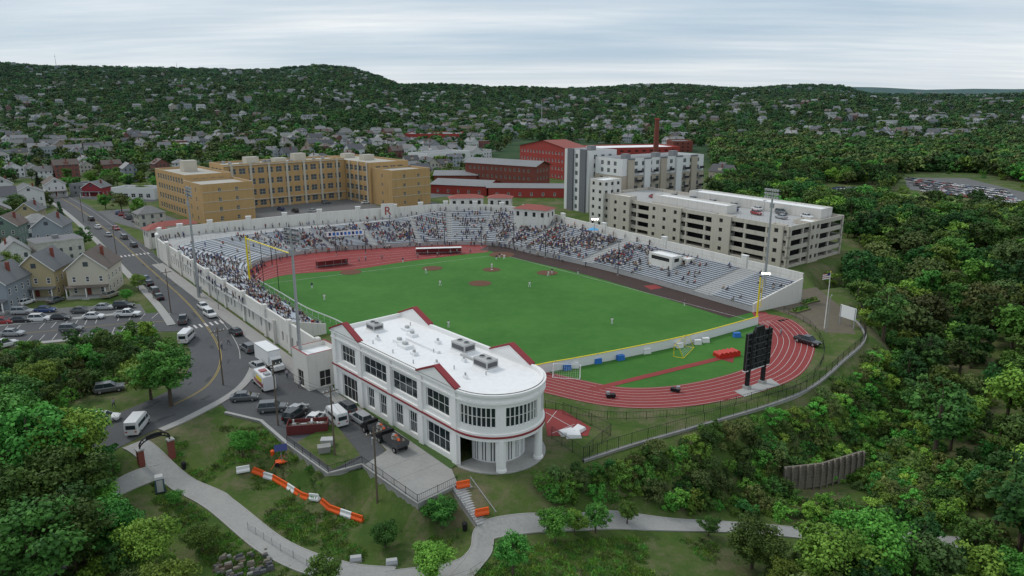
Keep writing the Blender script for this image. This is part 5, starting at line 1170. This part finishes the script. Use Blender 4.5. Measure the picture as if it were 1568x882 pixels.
forest_side=lambda X,Y:(X/np.maximum(Y,1)>.27+.03*np.sin(Y/60))&(Y<900+130*np.sin(X/90))
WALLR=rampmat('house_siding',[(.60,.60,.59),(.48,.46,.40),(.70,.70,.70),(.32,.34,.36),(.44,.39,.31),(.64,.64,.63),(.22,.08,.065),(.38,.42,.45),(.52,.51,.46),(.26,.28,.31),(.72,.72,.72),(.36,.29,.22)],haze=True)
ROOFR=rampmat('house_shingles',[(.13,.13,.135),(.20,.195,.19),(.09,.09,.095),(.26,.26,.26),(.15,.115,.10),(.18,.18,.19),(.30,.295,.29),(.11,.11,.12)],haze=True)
def ph(i,w,d,h,rh,hip=False,wing=False):
    g=MB(); P=[(-w/2,-d/2),(w/2,-d/2),(w/2,d/2),(-w/2,d/2)]; fl=max(1,int(h//2.8))
    g.prism(P,-3,h,WALLR)
    for s in (-1,1):
        for f in range(fl):
            for k in range(int(w/2.4)): x=-w/2+w*(k+.5)/int(w/2.4); g.box(x-.5,x+.5,s*d/2-.04,s*d/2+.04,f*2.9+1,f*2.9+2.5,M_glass2)
            for k in range(int(d/3)): y=-d/2+d*(k+.5)/int(d/3); g.box(s*w/2-.04,s*w/2+.04,y-.5,y+.5,f*2.9+1,f*2.9+2.5,M_glass2)
    e=.5;s=rh/(w/2)
    if rh==0: g.box(-w/2-.2,w/2+.2,-d/2-.2,d/2+.2,h,h+.5,WALLR,ROOFR); g.box(-1,1,-1,1,h+.5,h+1.8,M_groof)
    elif hip: 
        q=max(.3,d/2-w/2); b=[(-w/2-e,-d/2-e,h-.1),(w/2+e,-d/2-e,h-.1),(w/2+e,d/2+e,h-.1),(-w/2-e,d/2+e,h-.1),(0,-q,h+rh),(0,q,h+rh)]; g.add(b,[(0,1,4),(1,2,5,4),(2,3,5),(3,0,4,5)],ROOFR)
    else:
        g.add([(-w/2,-d/2,h),(w/2,-d/2,h),(0,-d/2,h+rh),(-w/2,d/2,h),(w/2,d/2,h),(0,d/2,h+rh)],[(0,1,2),(4,3,5)],WALLR)
        g.add([(-w/2-e,-d/2-e,h-e*s+.1),(0,-d/2-e,h+rh+.1),(0,d/2+e,h+rh+.1),(-w/2-e,d/2+e,h-e*s+.1),(w/2+e,-d/2-e,h-e*s+.1),(w/2+e,d/2+e,h-e*s+.1)],[(0,1,2,3),(1,4,5,2)],ROOFR)
        g.box(w*.2,w*.2+.6,0,.6,h,h+rh+.4,M_rbrick); g.box(-w/2+.5,w/2-.5,-d/2-2,-d/2,0,.4,M_conc); g.add([(-w/2,-d/2-2.2,2.6),(w/2,-d/2-2.2,2.6),(w/2,-d/2,3.1),(-w/2,-d/2,3.1)],[(0,1,2,3)],ROOFR)
        g.box(-w/2+.1,-w/2+.3,-d/2-2.1,-d/2-1.9,0,2.6,WALLR); g.box(w/2-.3,w/2-.1,-d/2-2.1,-d/2-1.9,0,2.6,WALLR)
        g.frustum([(w*.18,-1.2,h+.2),(w*.46,-1.2,h+.2),(w*.46,1.2,h+.2),(w*.18,1.2,h+.2)],[(w*.18,-1.2,h+1.9),(w*.42,-1.2,h+1.8),(w*.42,1.2,h+1.8),(w*.18,1.2,h+1.9)],WALLR,ROOFR) if i%2 else None
    if wing: g.prism([(w/2-.1,d*.05),(w/2+3,d*.05),(w/2+3,d*.4),(w/2-.1,d*.4)],-3,h*.55,WALLR,ROOFR)
    return g.obj(f'proto_house_{i}',None)
HP=[ph(0,8,12,6,3.4,wing=True),ph(1,9,13,8.2,3.5),ph(2,8,10,6,2.5,True,True),ph(3,10,12,5.8,3.2),ph(4,12,16,8,0),ph(5,7.5,14,8.4,3),ph(6,22,30,8,0)]
hp=[]
th=math.atan2(u[1],u[0])
for a in np.arange(-3600,3900,26.):
    for b in np.arange(-3600,3900,14.):
        X=-200+u[0]*a+v[0]*b; Y=500+u[1]*a+v[1]*b
        if Y<150 or Y>3000 or abs(X)>.82*Y+60: continue
        if int(b/14)%9==0: continue
        hp.append((X+RNG.uniform(-3,3),Y+RNG.uniform(-3.5,3.5))); 
hp=np.array(hp); mk_=cityok(hp[:,0],hp[:,1])&~forest_side(hp[:,0],hp[:,1]); dn_=np.interp(hp[:,1],[200,450,800,1300,2000,3000],[.92,.78,.54,.28,.12,.04]); cl2=.5+1.1*wav(hp[:,0],hp[:,1],130,7.); mk_&=RNG.uniform(size=len(hp))<dn_*np.clip(cl2,.22,1.35); hp=hp[mk_]
hz=Hf(hp[:,0],hp[:,1]); m=len(hp); pid=RNG.choice(7,m,p=[.23,.2,.17,.16,.06,.16,.02]); print('houses',m)
scatter('distant_houses',HP,np.c_[hp,hz+np.interp(hp[:,1],[900,2000],[0,1.5])],RNG.uniform(.8,1.12,m)*np.interp(hp[:,1],[900,2500],[1,1.15]),th+RNG.choice([0,1.5708,3.1416,4.712],m)+RNG.normal(0,.06,m),pid)
g=MB()
def clipstreet(P):
    run=[]
    P=np.array(P); ok=cityok(P[:,0],P[:,1])&~forest_side(P[:,0],P[:,1])&(P[:,1]>180)&(P[:,1]<900)&(abs(P[:,0])<.8*P[:,1]+60)
    for p,o in list(zip(P,ok))+[(None,False)]:
        if o: run.append(tuple(p))
        else:
            if len(run)>3: ribbon(g,run,7,.12,M_asph2,terr=True)
            run=[]
for a in np.arange(-1000,1200,52.): clipstreet([(-200+u[0]*(a+13)+v[0]*b,500+u[1]*(a+13)+v[1]*b) for b in np.arange(-900,1200,12.)])
g.obj('city_streets')
def wedge(n,y0,y1,pw=1.):
    Y=(y0**pw+(y1**pw-y0**pw)*RNG.uniform(size=n))**(1/pw); X=RNG.uniform(-.84,.84,n)*Y; return X,Y
X,Y=wedge(31000,180,2800,1.6); ok=cityok(X,Y)|(Y>2700)
gx={}
for p in hp: gx.setdefault((int(p[0]//16),int(p[1]//16)),[]).append(p)
def clear(x,y,rr=50):
    k=(int(x//16),int(y//16))
    for a in (-1,0,1):
        for b in (-1,0,1):
            for q in gx.get((k[0]+a,k[1]+b),[]):
                dx=x-q[0];dy=y-q[1]
                if dx*dx+dy*dy<rr: return False
    return True
fs_=forest_side(X,Y); dens_=np.interp(Y,[200,500,900,1500],[.45,.72,.98,1.]); ok&=(RNG.uniform(size=len(X))<dens_)|fs_
sel=[i for i in np.nonzero(ok)[0] if clear(X[i],Y[i],46)]; X=X[sel];Y=Y[sel]; nearm=Y<480
for nm,pr,mm in (('street_trees',mid,nearm),('distant_trees',farT,~nearm)):
    x,y=X[mm],Y[mm]; m=len(x); print(nm,m); scatter(nm,pr,np.c_[x,y,Hf(x,y)-.6],RNG.uniform(.5,1.25,m)*np.interp(y,[200,1200,2800],[.85,1.08,1.5]),RNG.uniform(0,6.28,m),RNG.integers(0,len(pr),m))
def fillf(n,y0,y1):
    Y=RNG.uniform(y0,y1,n); X=RNG.uniform(.2,.9,n)*Y; ok=forest_side(X,Y)&~lotm(X,Y)&~pip(X,Y,core)&((Y>300)|(X>122)); return X[ok],Y[ok]
x,y=fillf(9000,240,1050); q=(y<480); 
for nm,pr,mm in (('hillside_forest',mid,q),('distant_forest',farT,~q)): m=mm.sum(); print(nm,m); scatter(nm,pr,np.c_[x[mm],y[mm],Hf(x[mm],y[mm])-1],RNG.uniform(.65,1.4,m),RNG.uniform(0,6.28,m),RNG.integers(0,len(pr),m))
lp=np.array(fill(lots[0],70,6)); lp=lp[[not pip(np.array([p[0]]),np.array([p[1]]),gps([(1378,268),(1485,268),(1600,296),(1610,322),(1500,309),(1382,294)]))[0] for p in lp]]
scatter('meadow_bushes',shr,np.c_[lp,np.zeros(len(lp))],RNG.uniform(.8,1.8,len(lp)),RNG.uniform(0,6,len(lp)),RNG.integers(0,5,len(lp)))
g=MB(); g.sheet(ccw(gps([(1350,290),(1382,296),(1500,311),(1570,326),(1560,342),(1440,330),(1358,318)])),.02,mat('meadow_grass',(.15,.22,.05),.95,.25,.1)); g.obj('meadow')
X,Y=wedge(14000,1400,4600,1.5); s_=[i for i in range(len(X)) if Y[i]>3000 or (clear(X[i],Y[i],110) and clear(X[i],Y[i]+8,70))]; X=X[s_];Y=Y[s_]
scatter('hill_forest',grove,np.c_[X,Y,Hf(X,Y)-2],RNG.uniform(.6,1.4,len(X))*np.interp(Y,[1500,3000,4500],[.65,1.15,1.5]),RNG.uniform(0,6.28,len(X)),RNG.integers(0,3,len(X))); print('hill',len(X))
for px,h in ((103,45),(283,22),(829,20)):
    Yd=3550 if px<700 else 1500; Xd=(px-784)/F*Yd*.98; z=H1(Xd,Yd); g=MB(); g.at(Xd,Yd,z); g.cyl((0,0,0),(0,0,h+20),1.2,.4,5,M_grey); g.box(-2,2,-.5,.5,h+8,h+9.5,M_grey); g.obj('radio_mast')
# =============== SKY + LIGHT ===============
w=bpy.data.worlds.new('World'); SC.world=w; w.use_nodes=True; n=w.node_tree; n.nodes.clear(); out=n.nodes.new('ShaderNodeOutputWorld'); bg=n.nodes.new('ShaderNodeBackground'); n.links.new(bg.outputs[0],out.inputs[0])
SE,SR=math.radians(48),math.radians(-60)
sky=n.nodes.new('ShaderNodeTexSky'); sky.sky_type='NISHITA'; sky.sun_disc=False; sky.sun_elevation=SE; sky.sun_rotation=SR
tc=n.nodes.new('ShaderNodeTexCoord'); sx=n.nodes.new('ShaderNodeSeparateXYZ'); n.links.new(tc.outputs['Generated'],sx.inputs[0])
def mth(op,a,b=None):
    x=n.nodes.new('ShaderNodeMath'); x.operation=op
    for s,q in ((x.inputs[0],a),(x.inputs[1],b)):
        if q is None: continue
        if isinstance(q,(int,float)): s.default_value=q
        else: n.links.new(q,s)
    return x.outputs[0]
zc=mth('ADD',mth('MAXIMUM',sx.outputs['Z'],0.),.075)
cx=mth('DIVIDE',sx.outputs['X'],zc); cy=mth('DIVIDE',sx.outputs['Y'],zc); cb=n.nodes.new('ShaderNodeCombineXYZ'); n.links.new(mth('ADD',mth('MULTIPLY',cx,.17),mth('MULTIPLY',cy,.10)),cb.inputs[0]); n.links.new(mth('MULTIPLY',cy,.55),cb.inputs[1])
f1=noi(n,.9,8,.58,cb.outputs[0]); f=rampf(n,f1,.38,.62)
blue=mixc(n,.88,sky.outputs[0],(4.1,5.2,6.3)); cloud=mixc(n,rampf(n,noi(n,1.7,7,.6,cb.outputs[0]),.34,.66),(5.4,6.1,6.7),(8.1,8.4,8.5))
c=mixc(n,f,blue,cloud); hzf=rampf(n,sx.outputs['Z'],.055,-.005); c=mixc(n,mth('MULTIPLY',hzf,.65),c,(7.2,7.4,7.4))
n.links.new(c,bg.inputs[0]); bg.inputs[1].default_value=.115
sd=bpy.data.lights.new('sun','SUN'); sd.energy=1.35; sd.angle=math.radians(14); sd.color=(1,.96,.9); so=bpy.data.objects.new('sun',sd); COL.objects.link(so)
dirv=Vector((math.sin(SR)*math.cos(SE),math.cos(SR)*math.cos(SE),math.sin(SE))); so.rotation_euler=dirv.to_track_quat('Z','Y').to_euler(); so.location=dirv*200
cam=bpy.data.cameras.new('camera'); co=bpy.data.objects.new('camera',cam); COL.objects.link(co); co.location=(0,0,HC); co.rotation_euler=(math.pi/2-PT,0,0); cam.sensor_width=36; cam.lens=36*F/1568; cam.clip_start=.5; cam.clip_end=30000; SC.camera=co
SC.view_settings.view_transform='Standard'; SC.view_settings.look='None'; SC.view_settings.exposure=0
print('done',time.time()-T0)
